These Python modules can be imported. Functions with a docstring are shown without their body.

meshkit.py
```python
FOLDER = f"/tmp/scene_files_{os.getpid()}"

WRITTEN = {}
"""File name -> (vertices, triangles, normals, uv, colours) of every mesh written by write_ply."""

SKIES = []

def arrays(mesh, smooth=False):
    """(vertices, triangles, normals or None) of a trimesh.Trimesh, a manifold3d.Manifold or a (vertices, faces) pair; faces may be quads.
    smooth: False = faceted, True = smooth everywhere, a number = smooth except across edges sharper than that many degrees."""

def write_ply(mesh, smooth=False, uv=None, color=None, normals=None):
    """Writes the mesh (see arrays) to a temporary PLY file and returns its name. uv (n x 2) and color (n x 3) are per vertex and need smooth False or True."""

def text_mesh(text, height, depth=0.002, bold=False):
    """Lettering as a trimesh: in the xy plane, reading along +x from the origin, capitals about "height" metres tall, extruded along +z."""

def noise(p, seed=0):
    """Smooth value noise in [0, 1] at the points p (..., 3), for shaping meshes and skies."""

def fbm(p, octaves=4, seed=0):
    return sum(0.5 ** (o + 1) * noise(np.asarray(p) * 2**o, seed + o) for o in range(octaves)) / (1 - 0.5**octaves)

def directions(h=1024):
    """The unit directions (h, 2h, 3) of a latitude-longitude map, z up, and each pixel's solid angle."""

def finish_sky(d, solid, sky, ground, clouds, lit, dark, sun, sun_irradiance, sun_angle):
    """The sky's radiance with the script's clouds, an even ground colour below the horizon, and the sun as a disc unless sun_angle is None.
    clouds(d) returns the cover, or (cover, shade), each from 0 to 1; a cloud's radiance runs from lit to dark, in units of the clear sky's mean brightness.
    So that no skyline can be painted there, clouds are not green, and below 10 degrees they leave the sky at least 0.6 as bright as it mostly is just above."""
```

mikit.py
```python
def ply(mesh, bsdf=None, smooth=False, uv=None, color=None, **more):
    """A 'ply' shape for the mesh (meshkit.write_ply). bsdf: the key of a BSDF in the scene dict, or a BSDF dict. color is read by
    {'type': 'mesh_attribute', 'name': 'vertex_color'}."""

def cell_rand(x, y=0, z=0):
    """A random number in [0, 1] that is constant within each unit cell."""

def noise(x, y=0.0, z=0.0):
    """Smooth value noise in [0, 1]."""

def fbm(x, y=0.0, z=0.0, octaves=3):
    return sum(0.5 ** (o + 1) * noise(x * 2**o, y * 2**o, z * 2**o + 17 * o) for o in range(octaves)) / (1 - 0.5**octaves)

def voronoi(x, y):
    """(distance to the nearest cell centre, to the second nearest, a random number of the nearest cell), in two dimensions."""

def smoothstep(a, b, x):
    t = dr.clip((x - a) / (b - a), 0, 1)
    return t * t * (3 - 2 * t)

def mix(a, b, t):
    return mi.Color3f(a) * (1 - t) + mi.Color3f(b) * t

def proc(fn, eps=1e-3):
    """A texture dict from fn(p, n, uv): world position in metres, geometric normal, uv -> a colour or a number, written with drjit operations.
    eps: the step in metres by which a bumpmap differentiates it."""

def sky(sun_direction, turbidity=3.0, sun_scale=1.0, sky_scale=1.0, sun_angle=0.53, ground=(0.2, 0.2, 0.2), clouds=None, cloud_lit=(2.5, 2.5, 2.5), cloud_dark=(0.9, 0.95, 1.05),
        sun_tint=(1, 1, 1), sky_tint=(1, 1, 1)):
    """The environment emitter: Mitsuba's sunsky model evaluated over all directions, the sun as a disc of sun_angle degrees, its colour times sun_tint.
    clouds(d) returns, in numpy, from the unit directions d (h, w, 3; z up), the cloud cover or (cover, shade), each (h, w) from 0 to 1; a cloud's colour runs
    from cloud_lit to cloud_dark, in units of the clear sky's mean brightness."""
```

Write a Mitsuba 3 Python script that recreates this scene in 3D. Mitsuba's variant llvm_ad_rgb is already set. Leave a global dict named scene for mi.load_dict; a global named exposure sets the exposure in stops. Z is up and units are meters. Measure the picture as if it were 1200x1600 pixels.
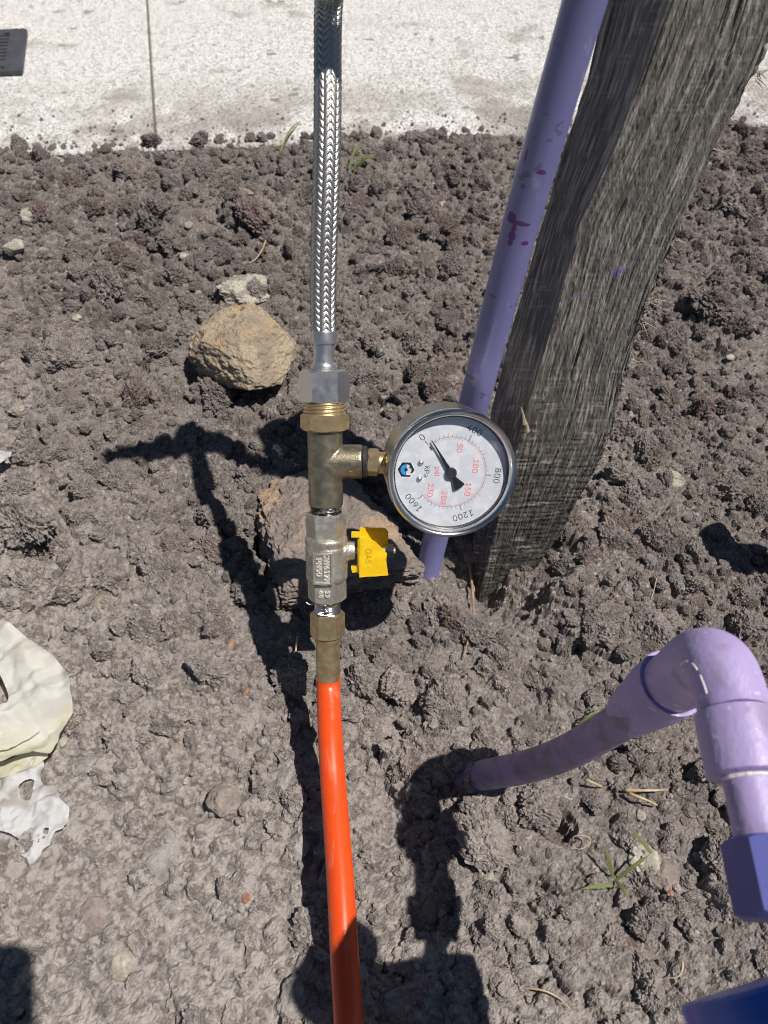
import math, random
import numpy as np, trimesh, manifold3d as m3
import mitsuba as mi, drjit as dr
import mikit, meshkit
from mikit import noise as dn, fbm as dfbm, smoothstep as dss, mix as dmix
from shapely.geometry import Polygon, box as sbox
from scipy.interpolate import CubicSpline, PchipInterpolator

V = lambda *a: np.array(a, float)
T = mi.ScalarTransform4f
scene, labels = {}, {}

# ------------------------------------------------------------------ camera, sky, exposure
CAM_H, PITCH, FPX = 0.54, math.radians(50.0), 1203.0
CAM = V(0, 0, CAM_H)
RGT, FWD, DWN = V(1, 0, 0), V(0, math.cos(PITCH), -math.sin(PITCH)), V(0, -math.sin(PITCH), -math.cos(PITCH))
scene['camera'] = {'type': 'thinlens', 'fov': math.degrees(2 * math.atan(600 / FPX)), 'fov_axis': 'x', 'near_clip': 0.02, 'far_clip': 200.0,
                   'aperture_radius': 0.0011, 'focus_distance': 0.53,
                   'to_world': T().look_at(origin=CAM.tolist(), target=(CAM + FWD).tolist(), up=(-DWN).tolist())}
LIGHT = (-585 / FPX) * RGT + (710 / FPX) * DWN + FWD          # the way sunlight travels
SUN = -LIGHT / np.linalg.norm(LIGHT)
scene['sky'] = mikit.sky(SUN.tolist(), turbidity=3.0, sky_scale=0.31, sky_tint=(1.06, 1.0, 0.92), sun_tint=(0.92, 1.0, 1.14), ground=(0.2, 0.19, 0.18))
exposure = 1.83


def P(px, py, z):
    """The point z metres deep on the ray of a photograph pixel."""
    return CAM + z * ((px - 600) / FPX * RGT + (py - 800) / FPX * DWN + FWD)


def G(px, py, h=0.0):
    d = P(px, py, 1.0) - CAM
    return CAM + d * (CAM_H - h) / -d[2]


def caster(px, py, h):
    """The point at height h whose shadow on the level ground shows at that pixel."""
    g = G(px, py)
    return g + LIGHT / LIGHT[2] * h


def proj(p):
    q = np.asarray(p, float) - CAM
    z = q @ FWD
    return 600 + FPX * (q @ RGT) / z, 800 + FPX * (q @ DWN) / z, z


# ------------------------------------------------------------------ helpers
def numbered(key):
    if key not in scene and key not in labels:
        return key
    n = 1
    while f'{key}_{n:03d}' in scene or f'{key}_{n:03d}' in labels:
        n += 1
    return f'{key}_{n:03d}'


def add(key, mesh, mat, smooth=30, parent=None, color=None, uv=None, **more):
    if parent:
        key = parent + '__' + key
    key = numbered(key)
    scene[key] = mikit.ply(mesh, mat, smooth=smooth, color=color, uv=uv, **more)
    return key


def tag(key, label=None, cat=None, group=None, kind=None):
    d = {}
    if label: d['label'] = label
    if cat: d['category'] = cat
    if group: d['group'] = group
    if kind: d['kind'] = kind
    labels[key] = d
    return key


def thing(name, label, cat, group=None):
    return tag(numbered(name), label, cat, group)


def frame(o, z, x):
    """4x4: local z along z, local x nearest to x."""
    z = z / np.linalg.norm(z)
    x = x - z * (x @ z); x /= np.linalg.norm(x)
    m = np.eye(4); m[:3, 0], m[:3, 1], m[:3, 2], m[:3, 3] = x, np.cross(z, x), z, o
    return m


def tm(man):
    m = man.to_mesh()
    return trimesh.Trimesh(np.array(m.vert_properties[:, :3], float), np.array(m.tri_verts), process=False)


def to_man(mesh):
    return m3.Manifold(m3.Mesh(np.asarray(mesh.vertices, np.float32), np.asarray(mesh.faces, np.uint32)))


def put(mesh, m):
    if hasattr(mesh, 'to_mesh'): mesh = tm(mesh)
    mesh = mesh.copy(); mesh.apply_transform(m); return mesh


def cat_(*ms):
    return trimesh.util.concatenate([tm(m) if hasattr(m, 'to_mesh') else m for m in ms])


def grid_faces(nr, nc, wrap=False):
    i, j = np.meshgrid(np.arange(nr - 1), np.arange(nc if wrap else nc - 1), indexing='ij')
    j2 = (j + 1) % nc
    a, b, c, d = i * nc + j, i * nc + j2, (i + 1) * nc + j2, (i + 1) * nc + j
    return np.vstack([np.stack([a, b, c], -1).reshape(-1, 3), np.stack([a, c, d], -1).reshape(-1, 3)])


def lathe(prof, n=64):
    """Closed solid of revolution about z; prof = [(r, z)] from bottom to top, closed to the axis."""
    p = np.array(prof, float)
    a = np.arange(n) * 2 * np.pi / n
    v = np.stack([p[:, 0:1] * np.cos(a), p[:, 0:1] * np.sin(a), np.repeat(p[:, 1:2], n, 1)], -1).reshape(-1, 3)
    f = grid_faces(len(p), n, True)
    k = len(v)
    v = np.vstack([v, [[0, 0, p[0, 1]], [0, 0, p[-1, 1]]]])
    j = np.arange(n); j2 = (j + 1) % n
    f = np.vstack([f, np.stack([np.full(n, k), j2, j], 1), np.stack([np.full(n, k + 1), (len(p) - 1) * n + j, (len(p) - 1) * n + j2], 1)])
    return trimesh.Trimesh(v, f, process=False)


def ring(prof, n=96):
    """Revolved closed profile (a ring)."""
    p = np.array(list(prof) + [prof[0]], float)
    a = np.arange(n) * 2 * np.pi / n
    v = np.stack([p[:, 0:1] * np.cos(a), p[:, 0:1] * np.sin(a), np.repeat(p[:, 1:2], n, 1)], -1).reshape(-1, 3)
    return trimesh.Trimesh(v, grid_faces(len(p), n, True), process=False)


def cyl(r, z0, z1, n=64, c=0.0004):
    return lathe([(r - c, z0), (r, z0 + c), (r, z1 - c), (r - c, z1)], n)


def hexnut(af, z0, z1, rot=0.0, ch=0.09, rhole=None):
    """Hexagon nut with turned chamfers; af = across flats / 2."""
    rc = af / math.cos(math.pi / 6)
    a = rot + np.arange(6) * math.pi / 3
    h = m3.Manifold.extrude(m3.CrossSection([np.stack([rc * np.cos(a), rc * np.sin(a)], 1)]), z1 - z0).translate([0, 0, z0])
    t = (rc - af * 0.97) * 0.62
    turn = to_man(lathe([(af * 0.97, z0 - 1e-5), (rc * 1.001, z0 + t), (rc * 1.001, z1 - t), (af * 0.97, z1 + 1e-5)], 96))
    r = h ^ turn
    if rhole:
        r = r - m3.Manifold.cylinder(1, rhole, rhole, 48).translate([0, 0, -0.5])
    return tm(r)


def thread(r, z0, z1, pitch, depth, n=64, rough=0.0, seed=0):
    nz = max(8, int((z1 - z0) / pitch * 10))
    z = np.linspace(z0, z1, nz)[:, None]; a = (np.arange(n) * 2 * np.pi / n)[None]
    ph = z / pitch - a / (2 * np.pi)
    t = np.abs((ph % 1) * 2 - 1)
    rr = r - depth * (1 - np.clip(t * 1.3, 0, 1))
    v = np.stack([rr * np.cos(a), rr * np.sin(a), z + 0 * a], -1).reshape(-1, 3)
    if rough:
        v[:, :2] *= 1 + rough * (meshkit.fbm(v * 900, 2, seed)[:, None] - 0.5)
    return trimesh.Trimesh(v, grid_faces(nz, n, True), process=False)


def smooth_path(pts, step):
    pts = np.asarray(pts, float)
    s = np.r_[0, np.cumsum(np.linalg.norm(np.diff(pts, axis=0), axis=1))]
    cs = CubicSpline(s, pts)
    n = max(3, int(s[-1] / step) + 1)
    u = np.linspace(0, s[-1], n)
    return cs(u), s, u


def frames(path, ref):
    t = np.gradient(path, axis=0); t /= np.linalg.norm(t, axis=1, keepdims=True)
    a = np.zeros_like(path); x = ref - t[0] * (ref @ t[0]); x /= np.linalg.norm(x)
    for i in range(len(path)):
        x = x - t[i] * (x @ t[i]); x /= np.linalg.norm(x); a[i] = x
    return t, a, np.cross(t, a)


def tube(path, r, n=32, ref=V(1, 0, 0.01), caps=True):
    path = np.asarray(path, float)
    t, a, b = frames(path, ref)
    r = np.broadcast_to(r, (len(path),))
    an = np.arange(n) * 2 * np.pi / n
    v = path[:, None] + r[:, None, None] * (np.cos(an)[None, :, None] * a[:, None] + np.sin(an)[None, :, None] * b[:, None])
    v = v.reshape(-1, 3); f = grid_faces(len(path), n, True)
    if caps:
        k = len(v); v = np.vstack([v, path[0], path[-1]]); j = np.arange(n); j2 = (j + 1) % n
        f = np.vstack([f, np.stack([np.full(n, k), j2, j], 1), np.stack([np.full(n, k + 1), (len(path) - 1) * n + j, (len(path) - 1) * n + j2], 1)])
    return trimesh.Trimesh(v, f, process=False)


def slab(poly, t, z0=0.0):
    m = trimesh.creation.extrude_polygon(poly, t, engine='earcut'); m.apply_translation([0, 0, z0]); return m


def words(text, h, depth, rot=0.0, at=(0, 0), z=0.0, bold=False):
    m = meshkit.text_mesh(text, h, depth, bold)
    c = m.bounds.mean(0); m.apply_translation([-c[0], -c[1], z])
    m.apply_transform(trimesh.transformations.rotation_matrix(rot, [0, 0, 1]))
    m.apply_translation([at[0], at[1], 0]); return m


# ------------------------------------------------------------------ materials
def principled(rgb, rough, metal=0.0, **k):
    c = rgb if isinstance(rgb, dict) else {'type': 'rgb', 'value': list(map(float, rgb))}
    r = rough if isinstance(rough, dict) else float(rough)
    return {'type': 'principled', 'base_color': c, 'roughness': r, 'metallic': float(metal), **k}


def bump(b, fn, scale, eps=2e-4):
    return {'type': 'bumpmap', 'arbitrary': mikit.proc(fn, eps), 'scale': float(scale), 'bsdf': b}


def two(b):
    return {'type': 'twosided', 'bsdf': b}


def mat(name, b):
    scene['m_' + name] = b
    return 'm_' + name


def speck(a, b, scale, lo=0.4, hi=0.7, octv=3):
    def fn(p, n, uv):
        return dmix(a, b, dss(lo, hi, dfbm(p.x * scale, p.y * scale, p.z * scale, octv)))
    return mikit.proc(fn)


def rough_fn(a, b, scale):
    def fn(p, n, uv):
        return a + (b - a) * dfbm(p.x * scale, p.y * scale, p.z * scale, 3)
    return mikit.proc(fn)


def soil_bump(p, n, uv):
    return 0.6 * dfbm(p.x * 900, p.y * 900, p.z * 900, 3) + 0.4 * dn(p.x * 2600, p.y * 2600, p.z * 2600)


VC = {'type': 'mesh_attribute', 'name': 'vertex_color'}
def dry_patch(p, n, uv):
    """Where the trodden ground has dried pale: towards the lower left, and in loose patches."""
    fl = 1 / (1 + dr.exp(p.x * 11 + 0.4 + (p.y - 0.23) * 13))
    pt = dss(0.50, 0.72, dfbm(p.x * 9 + 4, p.y * 9 + 2, 0.5, 3))
    gr = dss(0.34, 0.66, dfbm(p.x * 240, p.y * 240, p.z * 240, 3))
    sp = dss(0.72, 0.80, dfbm(p.x * 330 + 5, p.y * 330, p.z * 330, 2))
    return dr.clip((0.80 * fl + 0.20 * pt) * (0.15 + 1.05 * gr) + 0.7 * sp, 0, 0.9)


DRYB = {'type': 'diffuse', 'reflectance': {'type': 'rgb', 'value': [0.41, 0.385, 0.37]}}
SOIL = mat('soil', two(bump({'type': 'blendbsdf', 'weight': mikit.proc(dry_patch), 'a': {'type': 'diffuse', 'reflectance': VC}, 'b': DRYB}, soil_bump, 0.0012)))


def conc_col(p, n, uv):
    g = dfbm(p.x * 380, p.y * 300, p.z * 120, 3)
    c = dmix((0.33, 0.332, 0.338), (0.72, 0.728, 0.74), dss(0.24, 0.62, g))
    st = dfbm(p.x * 7 + 3, p.y * 9, 0.5, 4)
    c = dmix(c, (0.24, 0.22, 0.20), 0.6 * dss(0.58, 0.74, st))
    c = dmix(c, (0.20, 0.185, 0.17), 0.8 * dss(0.70, 0.76, dfbm(p.x * 34 + 3, p.y * 34, 8.5, 3)))
    line = p.y - (1.2115 + 0.0874 * p.x)
    dirt = dss(0.30, 0.0, line) * dss(0.32, 0.66, dfbm(p.x * 16, p.y * 16, 2.5, 4))
    return dmix(c, (0.23, 0.205, 0.19), 0.75 * dirt)


def conc_bump(p, n, uv):
    return dfbm(p.x * 260, p.y * 230, p.z * 200, 3)


CONC = mat('concrete', two(bump({'type': 'diffuse', 'reflectance': mikit.proc(conc_col)}, conc_bump, 0.0045, 6e-4)))
FAR = mat('far_ground', two({'type': 'diffuse', 'reflectance': speck((0.10, 0.11, 0.06), (0.17, 0.15, 0.12), 3)}))

STEEL = mat('steel_braid', two(principled((0.56, 0.56, 0.565), 0.46, 1.0)))
CHROME = mat('chrome', two(principled((0.70, 0.70, 0.71), rough_fn(0.20, 0.42, 260), 0.92)))
BEZEL = mat('bezel_steel', two(principled((0.66, 0.67, 0.69), rough_fn(0.12, 0.26, 120), 1.0)))
CASE = mat('case_steel', two(principled((0.60, 0.585, 0.54), 0.33, 1.0)))
NICKEL = mat('nickel', two(bump(principled(speck((0.46, 0.44, 0.39), (0.60, 0.575, 0.525), 320), rough_fn(0.36, 0.52, 420), 0.75), lambda p, n, uv: dfbm(p.x * 1400, p.y * 1400, p.z * 1400, 2), 0.00022)))
BRASS = mat('brass', two(principled(speck((0.62, 0.48, 0.27), (0.74, 0.58, 0.34), 260), rough_fn(0.28, 0.46, 380), 0.85)))
BRASSY = mat('brass_dull', two(principled(speck((0.46, 0.36, 0.21), (0.58, 0.46, 0.29), 300), rough_fn(0.30, 0.50, 380), 0.8)))
DZR = mat('dull_bronze', two(bump(principled(speck((0.27, 0.245, 0.18), (0.37, 0.335, 0.25), 260), rough_fn(0.30, 0.48, 500), 0.85), lambda p, n, uv: dfbm(p.x * 1700, p.y * 1700, p.z * 1700, 2), 0.00018)))
ZINC = mat('zinc', two(principled((0.72, 0.73, 0.75), 0.24, 1.0)))
LETTER = mat('cast_letter', two(principled((0.82, 0.80, 0.75), 0.55, 0.6)))
SCREW = mat('screw', two(principled((0.75, 0.73, 0.68), 0.42, 1.0)))
TAPE = mat('thread_sealant', two(principled(speck((0.03, 0.03, 0.035), (0.30, 0.30, 0.31), 700), 0.35, 0.6)))
RUBBER = mat('rubber', two(principled((0.03, 0.032, 0.038), 0.45)))
BLACKP = mat('black_paint', two(principled((0.018, 0.018, 0.02), 0.35)))
REDP = mat('red_print', two(principled((0.72, 0.10, 0.12), 0.5)))
PINKP = mat('pale_red_print', two(principled((0.75, 0.28, 0.32), 0.5)))
BLUEP = mat('blue_print', two(principled((0.03, 0.30, 0.75), 0.5)))
DIAL = mat('dial_white', two(principled(speck((0.58, 0.63, 0.72), (0.68, 0.72, 0.80), 220), 0.5)))
GLASS = mat('glass', {'type': 'thindielectric', 'int_ior': 1.45})


def yel_bump(p, n, uv):
    return dfbm(p.x * 700, p.y * 700, p.z * 700, 2)


YELLOW = mat('yellow_enamel', two(bump(principled(speck((0.78, 0.50, 0.008), (0.84, 0.58, 0.015), 200), 0.36), yel_bump, 0.00015)))
YELDK = mat('yellow_emboss', two(principled((0.48, 0.30, 0.01), 0.5)))


def ora_col(p, n, uv):
    c = dmix((0.80, 0.088, 0.012), (0.68, 0.064, 0.010), dfbm(p.x * 90, p.y * 40, p.z * 90, 3))
    return dmix(c, (0.55, 0.26, 0.17), 0.35 * dss(0.60, 0.80, dfbm(p.x * 260, p.y * 120, p.z * 260, 4)))


ORANGE = mat('orange_rubber', two(principled(mikit.proc(ora_col), 0.33)))


def lil_col(p, n, uv):
    c = dmix((0.180, 0.188, 0.42), (0.215, 0.22, 0.47), dfbm(p.x * 45, p.y * 45, p.z * 45, 3))
    scuff = dss(0.66, 0.74, dfbm(p.x * 170, p.y * 170, p.z * 60, 3))
    c = dmix(c, (0.36, 0.33, 0.52), 0.5 * scuff)
    return dmix(c, (0.10, 0.09, 0.19), 0.6 * dss(0.70, 0.76, dfbm(p.x * 120 + 9, p.y * 120, p.z * 160, 3)))


LILAC = mat('lilac_pvc', two(principled(mikit.proc(lil_col), 0.28)))


def lil2_col(p, n, uv):
    c = dmix((0.345, 0.285, 0.57), (0.42, 0.355, 0.63), dfbm(p.x * 60, p.y * 60, p.z * 60, 3))
    d = dss(0.55, 0.72, dfbm(p.x * 70 + 5, p.y * 70, p.z * 70, 4))
    c = dmix(c, (0.23, 0.19, 0.29), 0.55 * d)
    w = dss(0.74, 0.79, dfbm(p.x * 330, p.y * 330, p.z * 330, 2))
    return dmix(c, (0.66, 0.60, 0.74), 0.6 * w)


LILAC2 = mat('lilac_fitting', two(bump(principled(mikit.proc(lil2_col), 0.42), lambda p, n, uv: dfbm(p.x * 500, p.y * 500, p.z * 500, 3), 0.0003)))


def dirty_lilac(p, n, uv):
    c = dmix((0.27, 0.22, 0.42), (0.33, 0.27, 0.48), dfbm(p.x * 60, p.y * 60, p.z * 60, 3))
    d = dss(0.36, 0.70, dfbm(p.x * 90, p.y * 90, p.z * 90, 4)) * dss(0.36, -0.02, p.x)
    return dmix(c, (0.17, 0.15, 0.17), 0.85 * d)


LILDIRT = mat('lilac_dirty', two(principled(mikit.proc(dirty_lilac), 0.45)))
STAIN = mat('purple_primer', two(principled((0.12, 0.035, 0.20), 0.4)))
CEMENT = mat('pvc_cement', two(principled((0.72, 0.68, 0.70), 0.5)))
BLUE = mat('blue_plastic', two(principled(speck((0.006, 0.065, 0.42), (0.010, 0.080, 0.48), 60), 0.32)))
BLUE2 = mat('violet_blue_plastic', two(principled(speck((0.065, 0.080, 0.33), (0.080, 0.094, 0.37), 80), 0.4)))
GREYV = mat('grey_violet_plastic', two(principled((0.13, 0.115, 0.17), 0.45)))


def grate_col(p, n, uv):
    return dmix((0.035, 0.038, 0.05), (0.075, 0.078, 0.09), dfbm(p.x * 60, p.y * 60, p.z * 60, 4))


GRATE = mat('grate_plastic', two(principled(mikit.proc(grate_col), 0.55)))
CAVITY = mat('grate_pit', two({'type': 'diffuse', 'reflectance': {'type': 'rgb', 'value': [0.02, 0.02, 0.022]}}))
WOOD = mat('weathered_wood', two(bump(principled(VC, 0.75), lambda p, n, uv: dfbm(p.x * 900, p.y * 900, p.z * 220, 3), 0.0009)))
SPLINT = mat('pale_splinter', two(principled((0.42, 0.37, 0.30), 0.7)))
STRAW = mat('straw', two(principled(speck((0.42, 0.33, 0.20), (0.55, 0.46, 0.30), 200), 0.6)))
ROOT = mat('root', two(principled(speck((0.24, 0.17, 0.13), (0.38, 0.29, 0.22), 200), 0.7)))
GRASS = mat('grass', {'type': 'principledthin', 'base_color': {'type': 'rgb', 'value': [0.24, 0.30, 0.12]}, 'roughness': 0.45, 'diff_trans': 0.7})


def bag_col(p, n, uv):
    c = dmix((0.70, 0.71, 0.68), (0.62, 0.62, 0.49), dss(0.40, 0.66, dfbm(p.x * 24, p.y * 24, p.z * 24 + 3, 4)))
    d = dss(0.60, 0.76, dfbm(p.x * 55, p.y * 55, p.z * 55, 4))
    return dmix(c, (0.44, 0.40, 0.33), 0.4 * d)


BAG = mat('plastic_film', {'type': 'principledthin', 'base_color': mikit.proc(bag_col), 'roughness': 0.35, 'diff_trans': 0.55, 'spec_trans': 0.0})
SCRAP = mat('white_film', {'type': 'principledthin', 'base_color': speck((0.40, 0.39, 0.38), (0.60, 0.62, 0.65), 75, 0.30, 0.52), 'roughness': 0.3, 'diff_trans': 0.35, 'spec_trans': 0.0})
PHONE = mat('phone_case', two(principled((0.03, 0.03, 0.035), 0.4)))

# ------------------------------------------------------------------ the ground: a cloddy soil bed
rng = np.random.default_rng(11)
random.seed(11)


def span(*bits):
    out = [np.arange(a, b, s) for a, b, s in bits]
    return np.concatenate(out)


XS = span((-1.6, -0.72, 0.03), (-0.72, -0.33, 0.0021), (-0.33, 0.36, 0.00115), (0.36, 0.80, 0.0021), (0.80, 1.61, 0.03))
ylist, y_, s_ = [-0.6], -0.6, 0.02
while y_ < 1.36:
    s_ = 0.02 if y_ < -0.05 else 0.0010 + 0.0010 * np.clip((y_ - 0.15) / 0.9, 0, 1)
    y_ += s_; ylist.append(y_)
YS = np.array(ylist)
XG, YG = np.meshgrid(XS, YS)
print('soil grid', XG.shape)
EDGE = lambda x: 1.2115 + 0.0874 * x                     # where soil meets the footpath
Z0 = np.zeros_like(XG)


def f2(scale, octv, seed, ox=0.0, oy=0.0, X=None, Y=None):
    X = XG if X is None else X; Y = YG if Y is None else Y
    return meshkit.fbm(np.stack([X * scale + ox, Y * scale + oy, np.full_like(X, 0.37)], -1), octv, seed)


WARPS = []
for fr_, am_ in ((34, 0.013), (150, 0.0042), (420, 0.0013)):
    w1, w2 = f2(fr_, 2, 5 + fr_) - 0.5, f2(fr_, 2, 9 + fr_) - 0.5
    WARPS.append((XG + am_ * w1, YG + am_ * w2))
WB = (WARPS[0][0] + WARPS[1][0] - XG, WARPS[0][1] + WARPS[1][1] - YG)
WM = (WARPS[1][0] + WARPS[2][0] - XG, WARPS[1][1] + WARPS[2][1] - YG)
WS = WARPS[2]
XW, YW = WB
KN = [f2(110, 3, 311) - 0.5, f2(330, 3, 313) - 0.5, f2(800, 2, 317) - 0.5]      # knobbliness of large, middling and small lumps
flat = 1 / (1 + np.exp(-( -(XG + 0.06) * 12 - (YG - 0.17) * 16)))     # trodden, drier ground towards the lower left
HZ = 0.034 * (f2(4.5, 2, 1) - 0.5) + 0.044 * (f2(15, 2, 2) - 0.5) * (1 - 0.7 * flat)
COL = np.ones_like(XG); RED = np.zeros_like(XG)


def splat(cx, cy, r, hs, sink, tone, red=0.0, asp=None, ang=None, planes=2, pw=2.2, base=None):
    R = r * 1.35
    wp, kn = (WB, KN[0]) if r > 0.011 else (WM, KN[1]) if r > 0.0042 else (WS, KN[2])
    pad = 0.007 if r > 0.011 else 0.003 if r > 0.0042 else 0.001
    i0, i1 = YS.searchsorted((cy - R - pad, cy + R + pad)); j0, j1 = XS.searchsorted((cx - R - pad, cx + R + pad))
    if i1 - i0 < 2 or j1 - j0 < 2: return
    dx, dy = wp[0][i0:i1, j0:j1] - cx, wp[1][i0:i1, j0:j1] - cy
    asp = asp or random.uniform(0.68, 1.0); ang = random.uniform(0, 6.28) if ang is None else ang
    c, s = math.cos(ang), math.sin(ang)
    u, v = (dx * c + dy * s) / r, (-dx * s + dy * c) / (r * asp)
    d = np.sqrt(u * u + v * v)
    if r > 0.0042:
        th = np.arctan2(v, u)
        d = d * (1 + 0.11 * np.sin(2 * th + random.uniform(0, 6)) + 0.09 * np.sin(3 * th + random.uniform(0, 6)) + 0.05 * np.sin(5 * th + random.uniform(0, 6)))
    prof = np.sqrt(np.clip(1 - d ** pw, 0, 1))
    for _ in range(planes):
        a = random.uniform(0, 6.28); k = random.uniform(0.25, 0.7)
        prof = np.minimum(prof, random.uniform(0.62, 0.95) + k * (u * math.cos(a) + v * math.sin(a)))
    prof = prof + (0.45 if r > 0.0042 else 0.3) * kn[i0:i1, j0:j1]
    B = HZ if base is None else base
    ic, jc = min(YS.searchsorted(cy), len(YS) - 1), min(XS.searchsorted(cx), len(XS) - 1)
    top = B[ic, jc] - sink * r + hs * r * prof
    sub = HZ[i0:i1, j0:j1]
    hit = (d < 1) & (top > sub)
    sub[hit] = top[hit]
    COL[i0:i1, j0:j1][hit] = tone; RED[i0:i1, j0:j1][hit] = red


def inside(n):
    """Random points over the part of the bed that the photograph shows, with a margin."""
    y = rng.uniform(-0.02, 1.30, n * 2); x = rng.uniform(-0.72, 0.78, n * 2)
    k = np.abs(x - 0.01) < 0.30 + 0.36 * np.clip(y, 0, 2)
    return x[k][:n], y[k][:n]


def flat_at(x, y):
    return 1 / (1 + math.exp(-(-(x + 0.06) * 12 - (y - 0.17) * 16)))


# the big lumps the photograph shows: px, py, radius in px, height factor, tone
LUMPS = [(20, 805, 78, .75, .95), (70, 350, 42, 1., .9), (245, 350, 62, .95, .95), (165, 450, 70, .8, 1.05), (390, 340, 55, .95, .95), (560, 350, 45, .8, 1.), (120, 560, 90, .4, 1.05),
         (330, 590, 60, .55, 1.0), (250, 760, 60, .5, .9), (330, 870, 70, .45, .9), (180, 820, 60, .55, .98), (250, 980, 85, .45, .88), (320, 1045, 48, .8, .95), (690, 965, 50, .9, .92), (640, 1195, 52, .85, 1.05),
         (450, 910, 55, .7, .92), (900, 900, 50, .8, .95), (850, 890, 36, .9, 1.), (1010, 700, 42, .8, 1.05), (1150, 640, 55, .8, 1.), (1120, 480, 60, .9, .95), (1050, 540, 45, .8, .95), (1170, 330, 60, .8, .85), (1100, 300, 45, .8, .9),
         (780, 1080, 45, .7, 1.), (880, 1070, 45, .6, .95), (730, 1290, 42, .7, 1.02), (800, 1340, 40, .8, 1.02), (940, 1000, 55, .6, .95), (880, 1440, 60, .8, .95), (770, 1430, 44, .9, .95), (1010, 1420, 50, .7, .95), (980, 1250, 55, .7, 1.), (1040, 880, 55, .6, 1.), (600, 1010, 40, .8, 1.), (590, 1120, 45, .7, 1.),
         (240, 1190, 70, .3, 1.0), (330, 1160, 60, .4, 1.02), (440, 1230, 40, .5, 1.05), (670, 420, 60, .6, .92), (620, 540, 55, .6, 1.), (300, 690, 60, .35, 1.)]
for px, py, rp, hs, tone in LUMPS:
    g = G(px, py); r = rp / FPX * proj(g)[2] * 0.95
    splat(g[0], g[1], r, hs * 0.8, 0.30 * hs, tone * 0.98, asp=random.uniform(0.8, 1.0), planes=1)
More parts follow.
